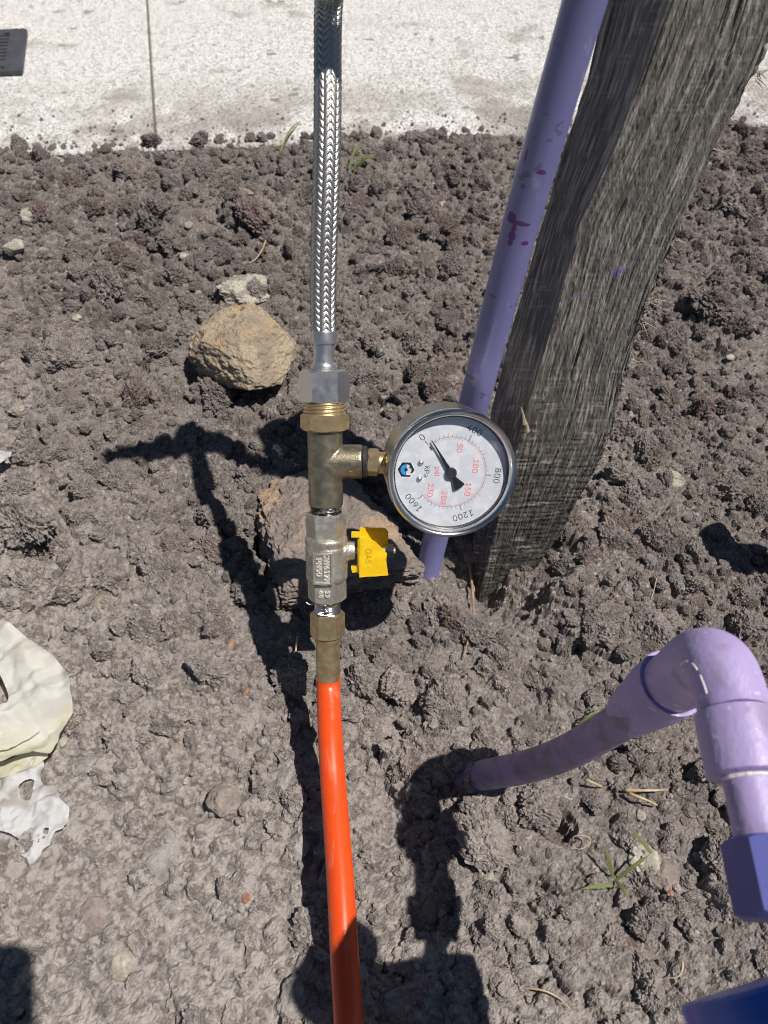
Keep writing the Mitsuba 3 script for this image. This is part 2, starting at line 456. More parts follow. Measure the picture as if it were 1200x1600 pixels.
# hollows that the photograph shows as black gaps: px, py, radius px, depth m
HOLLOWS = [(738, 878, 46, .060), (792, 922, 52, .055), (860, 868, 36, .035), (600, 610, 26, .03), (640, 590, 20, .02), (415, 840, 22, .03), (440, 880, 24, .03), (60, 860, 34, .025), (95, 780, 22, .02), (90, 905, 16, .025), (240, 395, 34, .020), (95, 385, 26, .015), (330, 350, 18, .02),
           (310, 600, 22, .03), (1060, 555, 22, .025), (700, 1245, 34, .02), (610, 1230, 22, .025), (640, 1290, 40, .015), (870, 1290, 22, .03), (970, 1395, 14, .03), (850, 1400, 26, .02), (1160, 480, 20, .02), (950, 610, 16, .02), (500, 620, 16, .015), (220, 570, 14, .02), (30, 460, 22, .02)]
for px, py, rp, dep in HOLLOWS:
    g = G(px, py); r = rp / FPX * proj(g)[2] * 1.35
    d = np.hypot(XW - g[0], (YW - g[1]) / 1.1) / r
    HZ -= 0.7 * dep * np.clip(1 - d * d, 0, 1) ** 1.0
def scatter(lo, hi, n, hs, planes, ymax=9.0, skip=0.72):
    base = HZ.copy()
    for x, y in zip(*inside(n)):
        if y > ymax: continue
        fl = flat_at(x, y)
        if random.random() < fl * skip: continue
        r = lo + (hi - lo) * random.random() ** 1.6
        t = random.gauss(1.0, 0.09); red = 0.0
        if hi < 0.005 and random.random() < 0.02: t = random.uniform(1.4, 2.1)
        elif random.random() < 0.04: red = random.uniform(0.3, 1.0)
        splat(x, y, r, hs * random.uniform(0.8, 1.1) * (1 - 0.30 * fl), random.uniform(0.34, 0.62), max(0.7, t), red, planes=planes, base=base)


HZ += 0.016 * (f2(46, 3, 40) - 0.5) * (1 - 0.6 * flat)
scatter(0.014, 0.028, 90, 0.85, 1)
bil = np.abs(f2(30, 4, 47, X=WM[0], Y=WM[1]) - 0.5)
HZ -= 0.007 * np.exp(-(bil / 0.010) ** 2) * (0.15 + 0.85 * flat) * np.clip((f2(26, 2, 49) - 0.42) / 0.12, 0, 1)
scatter(0.007, 0.014, 1500, 1.0, 1, skip=0.80)
HZ += 0.0050 * (f2(95, 3, 42) - 0.5) * (1 - 0.4 * flat)
scatter(0.0036, 0.0075, 6500, 1.05, 1)
base_ = HZ.copy()
for x, y in zip(*inside(9000)):
    if random.random() > 1.3 * flat_at(x, y): continue
    r = 0.0035 + 0.010 * random.random() ** 1.7
    splat(x, y, r, random.uniform(0.30, 0.55), random.uniform(-0.10, 0.12), max(0.75, random.gauss(1.0, 0.12)), 0.0, pw=random.uniform(3.5, 6), planes=1, base=base_)
HZ += 0.0024 * (f2(170, 3, 41) - 0.5)
scatter(0.0021, 0.0038, 17000, 1.05, 1, skip=0.6)
scatter(0.0012, 0.0022, 52000, 1.05, 0, 0.80, skip=0.45)
HZ += 0.0014 * (f2(450, 3, 43) - 0.5) + 0.0009 * (rng.random(XG.shape) - 0.5)
# the bed ends at the footpath; crumbs lie over its edge
e = (YG - EDGE(XG)) + 0.10 * (f2(15, 4, 51) - 0.5) + 0.018 * (f2(80, 2, 53) - 0.5)
sh = np.clip((e + 0.05) / 0.06, 0, 1); sh = sh * sh * (3 - 2 * sh)
HZ = HZ * (1 - 0.6 * sh) + 0.012 * np.clip((e + 0.25) / 0.2, 0, 1) * (1 - sh) - 0.020 * sh - np.clip(e, 0, 1) * 0.12
tone = COL * (0.86 + 0.28 * f2(60, 4, 61)) * (0.92 + 0.16 * f2(420, 2, 63))
dry = np.clip(0.9 * flat + 0.9 * (f2(7, 3, 65) - 0.52) + 0.02, 0, 1)
pale = f2(520, 2, 67); tone *= 1 + 0.9 * np.clip((pale - 0.70) / 0.1, 0, 1)
RED = np.clip(RED + 0.9 * np.clip(f2(9, 3, 69) - 0.5, 0, 1), 0, 1)
BASEC = V(0.196, 0.176, 0.171)
SC = np.clip(tone[..., None] * BASEC * (1 + RED[..., None] * V(0.18, -0.03, -0.05)), 0, 0.75)
SC *= (0.62 + 0.76 * rng.random(XG.shape) ** 1.3)[..., None]
SC *= np.array([0.985, 1.0, 1.0]) + dry[..., None] * V(-0.005, 0.01, 0.012)
soil = trimesh.Trimesh(np.stack([XG, YG, HZ], -1).reshape(-1, 3), grid_faces(len(YS), len(XS)), process=False)
tag(add('soil', soil, SOIL, smooth=False, color=SC.reshape(-1, 3)), 'cloddy grey-brown dug soil', kind='structure')


def gz(x, y):
    i = np.clip(np.searchsorted(YS, y), 1, len(YS) - 1); j = np.clip(np.searchsorted(XS, x), 1, len(XS) - 1)
    return HZ[i, j]


def on_ground(px, py):
    """Where a pixel's ray meets the soil."""
    h = 0.0
    for _ in range(6):
        g = G(px, py, h); h = 0.5 * h + 0.5 * float(gz(g[0], g[1]))
    g = G(px, py, h); return V(g[0], g[1], float(gz(g[0], g[1])))


far = trimesh.Trimesh(V(-60, -60, -0.22, 60, -60, -0.22, 60, 60, -0.22, -60, 60, -0.22).reshape(4, 3), np.array([[0, 1, 2], [0, 2, 3]]))
tag(add('ground', far, FAR, smooth=False), 'ground beyond the dug bed', kind='structure')

# the footpath: two slabs with a narrow open joint
ja, jb = G(245, 245), G(230, 0)
jd = (jb - ja)[:2] / np.linalg.norm((jb - ja)[:2]); jn = V(jd[1], -jd[0])
ed = V(1, 0.0874) / math.hypot(1, 0.0874); en = V(-ed[1], ed[0])
o2 = V(0, EDGE(0)) - en * 0.03
tag('footpath', 'pale concrete footpath of two slabs', kind='structure')
pit_c = G(-22, 84)[:2]                                     # drain grate centre
for side in (-1, 1):
    nu, nv = 620, 300
    u = np.linspace(0, 1, nu); v = np.linspace(0, 1, nv) ** 1.6 * 1.5
    U, W = np.meshgrid(u, v)
    # the joint line as a function of the distance into the slab
    k = (o2 - ja[:2]); base = o2[None, None] + W[..., None] * en
    tj = ((ja[:2] - base) @ jn) / (ed @ jn)
    s0, s1 = (tj - 2.2, tj - 0.0014) if side < 0 else (tj + 0.0014, tj + 2.4)
    uu = 1 - (1 - U) ** 2 if side < 0 else U ** 2
    S = s0 + (s1 - s0) * uu
    Q = base + S[..., None] * ed
    Zc = 0.010 + 0.0016 * (meshkit.fbm(np.stack([Q[..., 0] * 180, Q[..., 1] * 130, 0 * U], -1), 2, 71) - 0.5)
    rim = np.minimum(np.minimum((S - s0) if side > 0 else (s1 - S), 1), W)
    Zc = Zc - 0.004 * np.clip(1 - rim / 0.004, 0, 1) ** 2
    top = np.concatenate([Q, Zc[..., None]], -1).reshape(-1, 3)
    idx = np.arange(nu * nv).reshape(nv, nu)
    loop = np.concatenate([idx[0], idx[1:, -1], idx[-1, -2::-1], idx[-2:0:-1, 0]])
    low = top[loop] - V(0, 0, 0.11)
    n0 = len(top); L = len(loop); q = np.arange(L); q2 = (q + 1) % L
    wall = np.vstack([np.stack([loop, n0 + q, n0 + q2], 1), np.stack([loop, n0 + q2, loop[q2]], 1)])
    add('concrete_slab', trimesh.Trimesh(np.vstack([top, low]), np.vstack([grid_faces(nv, nu), wall]), process=False), CONC, smooth=40, parent='footpath')

jp = ja[:2] - jd * 0.02
jm = tube([np.r_[jp, 0.0030], np.r_[jp + jd * 1.5, 0.0030]], 0.0024, 8)
add('joint_filler', jm, FAR, smooth=True, parent='footpath')

# ------------------------------------------------------------------ clods and crumbs lying on the bed
SG = {}


def lump(seed, sub, facets=7, fine=0.10, flatness=1.0, rough=0.42):
    r_ = np.random.default_rng(seed)
    ico = trimesh.creation.icosphere(subdivisions=sub, radius=1.0)
    v = np.array(ico.vertices); n0 = v.copy()
    v = v * (1 + rough * (meshkit.fbm(n0 * 1.4 + seed * 3.1, 3, seed) - 0.5) * 1.3)[:, None]
    for _ in range(facets):
        n = r_.normal(size=3); n /= np.linalg.norm(n); d = r_.uniform(0.55, 0.9)
        o = v @ n - d
        v -= np.where(o > 0, o * 0.85, 0)[:, None] * n
    b = np.abs(meshkit.fbm(n0 * 5 + seed, 3, seed + 5) - 0.5) * 2
    v = v * (1 + fine * (b - 0.4) + fine * 0.7 * (meshkit.fbm(n0 * 13 + seed, 3, seed + 7) - 0.5))[:, None]
    v *= V(1, r_.uniform(0.7, 0.95), r_.uniform(0.6, 0.85) * flatness)
    return v, np.array(ico.faces), n0


for k in range(7):
    v, f, n0 = lump(100 + k, 5, 4, 0.34, rough=0.6)
    v *= 1 + 0.045 * (np.random.default_rng(k).random((len(v), 1)) - 0.5)
    c = (0.80 + 0.35 * meshkit.fbm(n0 * 4, 4, k))[:, None] * BASEC * (1.02 + 0.06 * (k % 3)) * (1 + 0.10 * (k == 3) * V(1, -0.2, -0.3))
    c = c * (0.62 + 0.76 * np.random.default_rng(900 + k).random((len(v), 1)) ** 1.3) * (1.0, 0.86, 1.14, 0.94, 1.06, 0.9, 1.1)[k]
    SG[f'clod_shape_{k}'] = mikit.ply(trimesh.Trimesh(v, f, process=False), SOIL, smooth=False, color=c)
for k in range(6):
    v, f, n0 = lump(200 + k, 2, 3, 0.22, rough=0.55)
    v *= 1 + 0.16 * (np.random.default_rng(k).random((len(v), 1)) - 0.5)
    c = (0.80 + 0.40 * meshkit.fbm(n0 * 3, 2, k))[:, None] * BASEC * (1.0, 0.9, 1.15, 1.0, 1.06, 1.75)[k]
    SG[f'crumb_shape_{k}'] = mikit.ply(trimesh.Trimesh(v, f, process=False), SOIL, smooth=False, color=c)
for k in range(5):
    v, f, n0 = lump(280 + k, 4, 4, 0.34, rough=0.6)
    v *= 1 + 0.06 * (np.random.default_rng(k).random((len(v), 1)) - 0.5)
    c = (0.78 + 0.40 * meshkit.fbm(n0 * 4, 4, k))[:, None] * BASEC * (1.0, 0.94, 1.06, 0.97, 1.02)[k] * (1 + 0.08 * (k == 1) * V(1, -0.2, -0.2))
    c = c * (0.62 + 0.76 * np.random.default_rng(900 + k).random((len(v), 1)) ** 1.3) * (1.0, 0.86, 1.14, 0.94, 1.06, 0.9, 1.1)[k]
    SG[f'chunk_shape_{k}'] = mikit.ply(trimesh.Trimesh(v, f, process=False), SOIL, smooth=False, color=c)
for k in range(6):
    v, f, n0 = lump(260 + k, 3, 3, 0.34, rough=0.6)
    v *= 1 + 0.10 * (np.random.default_rng(k).random((len(v), 1)) - 0.5)
    c = (0.80 + 0.40 * meshkit.fbm(n0 * 3, 3, k))[:, None] * BASEC * (1.0, 0.92, 1.08, 0.97, 1.04, 1.12)[k]
    c = c * (0.62 + 0.76 * np.random.default_rng(900 + k).random((len(v), 1)) ** 1.3) * (1.0, 0.86, 1.14, 0.94, 1.06, 0.9, 1.1)[k]
    SG[f'knob_shape_{k}'] = mikit.ply(trimesh.Trimesh(v, f, process=False), SOIL, smooth=False, color=c)
for k, d in SG.items():
    scene[k] = {'type': 'shapegroup', 'crumb': d}


def rnd_rot():
    q = trimesh.transformations.random_quaternion(rng.random(3))
    return trimesh.transformations.quaternion_matrix(q)


def inst(key, shape, pos, size, flatten=1.0):
    m = np.eye(4); m[:3, 3] = pos
    s = np.diag([size, size, size * flatten, 1])
    scene[key] = {'type': 'instance', 'to_world': T(m @ np.diag([1, 1, flatten, 1]) @ rnd_rot() @ np.diag([size, size, size, 1])), 'g': {'type': 'ref', 'id': shape}}


CLODS = [(30, 812, 62), (188, 742, 48), (240, 885, 40), (332, 862, 38), (225, 985, 46), (320, 1042, 38), (105, 560, 46), (250, 545, 40), (338, 612, 46), (690, 962, 38), (642, 1185, 44), (872, 1425, 42), (752, 1300, 38), (802, 1060, 36), (1020, 715, 32), (1118, 478, 46), (1168, 330, 42), (1102, 640, 36), (945, 965, 36), (610, 425, 34), (1150, 905, 30), (70, 345, 40), (245, 345, 48), (165, 442, 44), (395, 335, 40), (460, 905, 34), (1000, 1440, 34), (930, 1250, 30), (820, 1185, 22), (700, 1450, 26), (30, 770, 30), (60, 335, 30), (215, 335, 32), (270, 375, 26), (160, 430, 30), (200, 460, 22), (375, 310, 28), (420, 370, 22), (560, 330, 24), (585, 420, 20), (330, 1045, 30), (685, 950, 26), (705, 985, 20), (655, 970, 18), (640, 1170, 28), (620, 1205, 22), (455, 895, 24), (430, 930, 20),
         (880, 885, 26), (915, 910, 20), (850, 905, 18), (1010, 690, 20), (1150, 620, 26), (1110, 470, 30), (1150, 500, 20), (1060, 520, 22), (1170, 320, 28), (1100, 290, 22), (1185, 400, 22), (790, 1060, 22), (760, 1100, 18), (880, 1060, 20), (730, 1290, 22), (800, 1330, 20), (930, 980, 24), (870, 1430, 26), (900, 1470, 20), (760, 1420, 22), (1000, 1400, 22),
         (975, 1240, 20), (1040, 870, 24), (590, 1010, 20), (590, 1110, 20), (560, 1180, 18), (245, 1335, 24), (430, 1240, 20), (660, 410, 24), (620, 520, 22), (700, 500, 18), (260, 570, 18), (1090, 940, 20), (1150, 1000, 22), (1010, 1010, 20), (820, 1130, 20), (700, 1130, 20), (700, 1390, 20), (690, 1330, 20), (640, 1440, 16), (300, 1150, 20), (130, 760, 24),
         (150, 690, 18), (215, 650, 16), (60, 690, 18), (300, 300, 20), (120, 290, 22), (30, 290, 18), (480, 300, 18), (640, 290, 20), (750, 290, 20), (690, 260, 18), (60, 580, 18), (110, 620, 16), (1100, 750, 22), (1160, 760, 20), (1000, 800, 20), (960, 850, 20), (1050, 620, 20), (1010, 560, 18)]
clodlist = []
for px, py, rp in CLODS:
    g = on_ground(px, py); clodlist.append((g, rp / FPX * proj(g)[2] * 1.02))
for x, y in zip(*inside(1500)):
    if len(clodlist) > 290: break
    if y > EDGE(x) - 0.015 or random.random() < flat_at(x, y): continue
    clodlist.append((V(x, y, float(gz(x, y))), 0.0042 + 0.006 * random.random() ** 2))
for i, (g, r) in enumerate(clodlist):
    key = numbered('soil_clod')
    inst(key, f'clod_shape_{i % 7}', g - V(0, 0, r * (0.12 if i < 30 else 0.16 if i < len(CLODS) else 0.0)), r * (0.92 if i < 30 else 1.0), 0.92 if i < 30 else 1.0)
    big = i < len(CLODS)
    tag(key, 'big knobbly grey-brown clod half sunk in the dug soil' if big else 'small crumbly lump of grey-brown soil loose on the bed', 'clod', 'big clods of dug soil' if big else 'small soil lumps')
LAND = [('large tan stone', 385, 560), ('braided hose', 508, 300), ('pressure gauge', 707, 742), ('wooden stake foot', 770, 930), ('wooden stake', 900, 450), ('lilac elbow', 1110, 1060), ('curved lilac pipe', 830, 1200),
        ('grass seedling', 965, 1370), ('orange hose', 520, 1250), ('plastic bag', 60, 1080), ('plastic scrap', 55, 1280), ('ball valve', 510, 870), ('drain grate', 20, 80), ('bark chip', 378, 306), ('brown stone', 350, 1250), ('violet union nut', 1165, 1360), ('white shard', 5, 718), ('chrome nut', 506, 600)]
USED = set()
def whereabouts(px, py):
    for nm, lx, ly in sorted(LAND, key=lambda q: math.hypot(q[1] - px, q[2] - py)):
        dx, dy = px - lx, py - ly; r = math.hypot(dx, dy)
        side = ('right of', 'below and right of', 'below', 'below and left of', 'left of', 'above and left of', 'above', 'above and right of')[int(round(math.atan2(dy, dx) / (math.pi / 4))) % 8]
        for how in (('just ' if r < 90 else ''), 'next nearest ', 'further '):
            t = f'{how}{side} the {nm}'
            if t not in USED:
                USED.add(t); return t
    return 'in the dug soil'
for (px, py, rp), key in zip(CLODS, [k for k in scene if k.startswith('soil_clod')]):
    tag(key, ('big' if rp > 23 else 'middling') + ' knobbly soil clod ' + whereabouts(px, py), 'clod', 'big clods of dug soil')
n = 0
FOOT = G(782, 925)
def clump(x, y):
    return meshkit.fbm(np.stack([x * 16, y * 16, 0 * x], -1), 2, 123)
def loose(N, lo, hi, pw, shapes, skip, up, ymax=9.0):
    global n
    xs_, ys_ = inside(N); cl = clump(xs_, ys_)
    for x, y, c_ in zip(xs_, ys_, cl):
        d = y - EDGE(x)
        if y > ymax or random.random() < flat_at(x, y) * skip or random.random() > 0.55 + 2.0 * (c_ - 0.32): continue
        if d > -0.012 and (hi > 0.005 or random.random() > 0.45 * math.exp(-max(d, 0) / 0.05)): continue
        if math.hypot(x - FOOT[0], y - FOOT[1]) < 0.040: continue
        n += 1
        r = lo + (hi - lo) * random.random() ** pw
        z = float(gz(x, y)) if d < -0.02 else max(float(gz(x, y)), 0.0105)
        inst(f'soil_crumb__{n:05d}', random.choice(shapes), V(x, y, z + r * random.uniform(*up)), r)
CH_ = [f'chunk_shape_{k}' for k in range(5)]
loose(1200, 0.0085, 0.0200, 1.8, CH_, 0.70, (-0.15, 0.30))
KN_ = [f'knob_shape_{k}' for k in range(6)]
CR_ = [f'crumb_shape_{k}' for k in range(5)] * 4 + ['crumb_shape_5']
loose(3400, 0.0055, 0.0100, 1.5, KN_, 0.50, (-0.15, 0.40))
loose(6000, 0.0032, 0.0060, 1.5, KN_, 0.65, (-0.15, 0.45))
loose(9000, 0.0018, 0.0034, 1.5, CR_, 0.65, (-0.1, 0.5))
loose(9000, 0.0010, 0.0020, 1.3, CR_, 0.45, (-0.1, 0.4), 0.75)
print('crumbs', n)
tag('soil_crumb', 'fine loose crumbs of soil and grit scattered over the bed', 'soil crumbs', kind='stuff')


def stone_mat(name, a, b, sc, c=None, lo=0.35, hi=0.65):
    def fn(p, n, uv):
        col = dmix(a, b, dss(lo, hi, dfbm(p.x * sc, p.y * sc, p.z * sc, 4)))
        if c is not None:
            col = dmix(col, c, dss(0.56, 0.68, dfbm(p.x * sc * .45 + 7, p.y * sc * .45, p.z * sc * .45, 3)))
        g = dn(p.x * 900, p.y * 900, p.z * 900)
        return col * (0.78 + 0.44 * g)
    return mat(name, two(bump({'type': 'diffuse', 'reflectance': mikit.proc(fn)}, lambda p, n, uv: dfbm(p.x * 420, p.y * 420, p.z * 420, 4), 0.0022, 3e-4)))


M_TAN = stone_mat('tan_stone', (0.27, 0.23, 0.185), (0.38, 0.32, 0.24), 60, (0.40, 0.30, 0.19))
M_RED = stone_mat('red_earth_stone', (0.205, 0.182, 0.170), (0.29, 0.24, 0.212), 60, (0.36, 0.265, 0.195), .3, .7)
M_PALE = stone_mat('pale_stone', (0.28, 0.265, 0.235), (0.45, 0.43, 0.38), 120)
M_BRWN = stone_mat('brown_stone', (0.235, 0.205, 0.19), (0.31, 0.27, 0.25), 90)
M_BRICK = stone_mat('brick_chip', (0.30, 0.15, 0.11), (0.38, 0.22, 0.17), 200)
M_GREY = stone_mat('grey_stone', (0.22, 0.215, 0.21), (0.33, 0.32, 0.31), 120)


def stone(name, label, px, py, wpx, hpx, m, seed, sub=4, height=0.6, lift=0.1, fine=0.10, facets=8, rot=0.0, catg='stone', group=None, z=None):
    v, f, n0 = lump(seed, sub, facets, fine)
    v = (v - v.min(0)) / (v.max(0) - v.min(0)) * 2 - 1
    g = on_ground(px, py); d = proj(g)[2]
    a, b = wpx / 2 / FPX * d, hpx / 2 / FPX * d * 1.12
    c, s = math.cos(rot), math.sin(rot)
    v = v * V(a, b, height * (a + b) / 2)
    v = np.stack([v[:, 0] * c - v[:, 1] * s, v[:, 0] * s + v[:, 1] * c, v[:, 2]], 1)
    key = add(name, trimesh.Trimesh(v + g + V(0, 0, lift * (a + b) / 2), f, process=False), m, smooth=True)
    return tag(key, label, catg, group)


# the big tan stone: a lumpy cobble with a flat top and an undercut front
v, f, n0 = lump(305, 6, 8, 0.07, rough=0.26)
v += 0.05 * n0 * (meshkit.fbm(n0 * 6, 4, 77)[:, None] - 0.5) + 0.03 * n0 * (meshkit.fbm(n0 * 18, 3, 78)[:, None] - 0.5)
v = (v - v.min(0)) / (v.max(0) - v.min(0)) * 2 - 1
g = on_ground(384, 590); d = proj(g)[2]
v[:, :2] *= (0.72 + 0.28 * np.clip((v[:, 2] + 0.5) / 0.7, 0, 1))[:, None]
v = v * V(90 / FPX * d, 0.070, 0.046)
for (u_, w_, r_, dp) in ((-0.004, 0.030, 0.006, 0.006), (-0.012, 0.016, 0.005, 0.008), (0.030, 0.012, 0.006, 0.003), (-0.046, -0.012, 0.009, 0.006), (0.016, -0.03, 0.008, 0.003)):
    q = np.hypot(v[:, 0] - u_, v[:, 1] - w_) / r_
    v[:, 2] -= np.where(v[:, 2] > 0, dp * np.exp(-q ** 4), 0)
k = add('stone', trimesh.Trimesh(v + V(g[0], g[1] + 0.012, 0.019), f, process=False), M_TAN, smooth=True)
tag(k, 'large round tan stone with pitted top left of the chrome nut', 'stone')
stone('stone', 'pale lichen-white stone just behind the large tan stone', 388, 462, 95, 60, M_PALE, 312, 5, 0.55, 0.05, 0.16)
# the reddish block behind the valve
v, f, n0 = lump(331, 6, 5, 0.16, rough=0.30)
v = (v - v.min(0)) / (v.max(0) - v.min(0)) * 2 - 1
g = on_ground(528, 850); d = proj(g)[2]
v = np.clip(v, -0.93, 0.93) / 0.93 * V(128 / FPX * d, 0.072, 0.030)
v += (0.010 * (meshkit.fbm(v * 55, 3, 3)[:, None] - 0.5) + 0.0050 * (meshkit.fbm(v * 200, 3, 4)[:, None] - 0.5)) * n0
k = add('stone', trimesh.Trimesh(v + V(g[0], g[1], 0.004), f, process=False), M_RED, smooth=True)
tag(k, 'wide reddish brown earthy stone lying behind the ball valve', 'stone')
stone('stone', 'smooth brown stone between the white plastic scrap and the orange hose', 350, 1250, 56, 50, M_BRWN, 341, 4, 0.45, 0.1, 0.05, 9, 0.5)
stone('stone', 'pale grey angular stone in the lower left of the bed', 195, 1505, 46, 46, M_PALE, 342, 4, 0.5, 0.0, 0.10)
stone('stone', 'long light grey clod stone standing up left of the brown stone', 258, 1335, 52, 84, M_GREY, 343, 4, 0.35, 0.0, 0.16)
stone('stone', 'pinkish grey flat stone near the left edge above the dark phone shadow', 48, 1420, 40, 74, M_BRWN, 344, 4, 0.25, -0.05, 0.06)
stone('stone', 'grey slab stone lying inside the shadow at the lower left corner', 25, 1505, 44, 50, M_GREY, 345, 4, 0.4, 0.0, 0.05)
stone('stone', 'pale flake at the far left edge above the leftmost big clod', 25, 388, 34, 34, M_PALE, 346, 4, 0.5, 0.1, 0.1)
stone('stone', 'whitish upright chip near the left edge below the footpath', 48, 342, 26, 42, M_PALE, 347, 4, 0.6, 0.2, 0.08)
stone('stone', 'pale rounded pebble near the left edge level with the big tan stone', 28, 640, 26, 24, M_PALE, 348, 3, 0.6, 0.1)
stone('stone', 'grey pebble just below the white shard at the left edge', 24, 748, 26, 26, M_GREY, 349, 3, 0.6, 0.1)
stone('stone', 'light grey stone left of the orange hose beside its shadow', 468, 1318, 34, 48, M_GREY, 350, 4, 0.5, 0.1)
stone('stone', 'light grey stone in the dark shadow left of the orange hose end', 458, 1560, 40, 62, M_GREY, 351, 4, 0.4, 0.0)
stone('stone', 'pinkish stone right of the grass seedling', 1040, 1368, 42, 38, M_BRWN, 352, 4, 0.55, 0.15)
stone('stone', 'glassy pale grey stone under the grass seedling', 1002, 1350, 50, 48, M_PALE, 353, 4, 0.35, 0.0)
stone('stone', 'reddish brown stone below the shadow of the lilac elbow', 672, 1420, 30, 42, M_RED, 354, 4, 0.5, 0.1)
stone('stone', 'pale tan stone right of the wooden stake foot', 1045, 748, 50, 36, M_PALE, 355, 4, 0.45, 0.0)
stone('stone', 'cream stone chip among clods below the curved lilac pipe', 762, 1365, 30, 44, M_PALE, 356, 4, 0.5, 0.05)
stone('stone', 'grey stone left of the orange hose level with the torn plastic', 445, 1215, 34, 52, M_GREY, 357, 4, 0.4, 0.05)
stone('stone', 'pale grey flat stone beside the torn plastic scrap', 130, 1195, 40, 34, M_GREY, 358, 4, 0.4, 0.0)
stone('stone', 'pale pinkish flat stone between the plastic bag and the brown stone', 280, 1155, 34, 44, M_BRWN, 359, 4, 0.35, 0.0)
stone('stone', 'dull pink flat stone in the lower left of the bed', 145, 1430, 46, 50, M_BRWN, 360, 4, 0.25, -0.05)
stone('stone', 'yellowish pebble lit at the shadow edge left of the brass hex collar', 332, 680, 15, 11, M_TAN, 361, 3, 0.6, 0.1)
stone('stone', 'ochre crumbly patch of soft stone above the plastic bag', 160, 940, 44, 38, M_TAN, 362, 4, 0.3, -0.1, 0.25)
stone('stone', 'small ochre pebble on the soil right above the ochre patch', 216, 883, 18, 22, M_TAN, 363, 3, 0.4, 0.0)
for px, py, w, lab in ((387, 1085, 19, 'orange-red brick chip left of the brass hose ferrule'), (341, 987, 12, 'tiny orange brick chip left of the valve shadow'), (360, 1010, 14, 'second small brick chip beside the valve shadow'),
                       (1047, 1394, 12, 'red brick chip under the pinkish stone by the seedling'), (385, 1404, 15, 'pale orange brick chip in the dry lower left soil')):
    stone('brick_chip', lab, px, py, w, w, M_BRICK, 370 + px % 17, 3, 0.6, 0.15, catg='brick chip')
stone('bark_chip', 'light brown chip of bark lying by the footpath edge', 378, 306, 44, 20, M_TAN, 381, 4, 0.35, 0.3, 0.05, 6, -0.35, catg='bark chip')
prs = random.Random(5)
for px, py in ((295, 355), (288, 402), (110, 290), (600, 645), (560, 690), (690, 320), (850, 1255), (1000, 1275), (945, 1425), (1035, 1405), (840, 1510), (300, 1145), (100, 1160), (1090, 1340), (410, 1160), (240, 1120), (70, 395), (310, 460), (600, 880), (985, 650), (640, 545), (1140, 560), (1010, 915), (930, 1110), (760, 1180),
               (880, 1370), (440, 1330), (290, 1220), (180, 1320), (360, 1440), (240, 1440), (300, 1400), (120, 500), (200, 520)):
    stone('pebble', 'little pale pebble ' + whereabouts(px, py), px, py, prs.uniform(9, 17), prs.uniform(9, 17), prs.choice([M_PALE, M_GREY, M_PALE]), 400 + (px * 7 + py) % 40, 2, 0.7, 0.2, catg='pebble', group='little pale pebbles on the soil')

# ------------------------------------------------------------------ wooden stake
zp = lambda py: 25.74 / (39 + 0.037 * (850 - py))
LE = [(0, 950), (125, 920), (235, 882), (340, 851), (440, 822), (525, 798), (642, 768), (780, 745), (905, 733), (985, 722)]
RI = [(0, 1045), (120, 1003), (230, 962), (350, 905), (480, 872), (560, 847), (650, 822), (720, 802), (820, 775), (930, 750), (985, 738)]
RT = [(0, 1222), (65, 1200), (100, 1185), (175, 1146), (235, 1115), (345, 1065), (425, 1030), (508, 1000), (583, 976), (667, 958), (712, 942), (775, 908), (846, 870), (937, 803), (985, 768)]
pys = np.linspace(0, 985, 560)
rows = []
for py in pys:
    z = zp(py)
    l = P(np.interp(py, *zip(*LE)), py, z + 0.024); r = P(np.interp(py, *zip(*RI)), py, z - 0.012); t = P(np.interp(py, *zip(*RT)), py, z + 0.006)
    rows.append([l, r, t, l + t - r])
rows = np.array(rows)
d0 = (rows[0] - rows[100]).mean(0); d0 /= np.linalg.norm(d0)
need = (0.640 - rows[0, :, 2].mean()) / d0[2]
ext = np.array([rows[0] + d0 * k for k in np.linspace(need, 0.002, 60)])
rows = np.vstack([ext, rows])
rows = rows + 0
cols, FACE = [], []
for a, b, nn in ((0, 1, 70), (1, 2, 150), (2, 3, 30), (3, 0, 50)):
    t = (np.arange(nn) / nn)
    rr = rows[:, None, a] * (1 - t)[None, :, None] + rows[:, None, b] * t[None, :, None]
    cols.append(rr); FACE += [a] * nn
W_ = np.concatenate(cols, 1); nr, nc = W_.shape[:2]
du = np.roll(W_, -1, 1) - np.roll(W_, 1, 1); dv = np.gradient(W_, axis=0)
N_ = np.cross(dv, du); N_ /= np.linalg.norm(N_, axis=-1, keepdims=True)
cen = W_.mean(1, keepdims=True)
N_ = np.where(((W_ - cen) * N_).sum(-1, keepdims=True) < 0, -N_, N_)
per = np.r_[0, np.cumsum(np.linalg.norm(np.diff(W_[300], axis=0), axis=1))][None] + np.zeros((nr, 1))
lng = np.r_[0, np.cumsum(np.linalg.norm(np.diff(cen[:, 0], axis=0), axis=1))][:, None] + np.zeros((1, nc))
per_w = per + 0.004 * (meshkit.fbm(np.stack([per * 30, lng * 9, 0 * per], -1), 3, 3) - 0.5)
gr = meshkit.fbm(np.stack([per_w * 480, lng * 34, 0 * per], -1), 4, 81)
gr2 = meshkit.fbm(np.stack([per_w * 1100, lng * 45, 0 * per], -1), 2, 83)
saw = meshkit.fbm(np.stack([per * 60, lng * 520 + per * 40, 0 * per], -1), 3, 85)
low = np.clip((lng - (lng[-1, 0] - 0.34)) / 0.18, 0, 1)
crack = np.exp(-((np.abs(meshkit.fbm(np.stack([per_w * 130, lng * 4.5, 0 * per], -1), 3, 87) - 0.5)) / 0.007) ** 2)
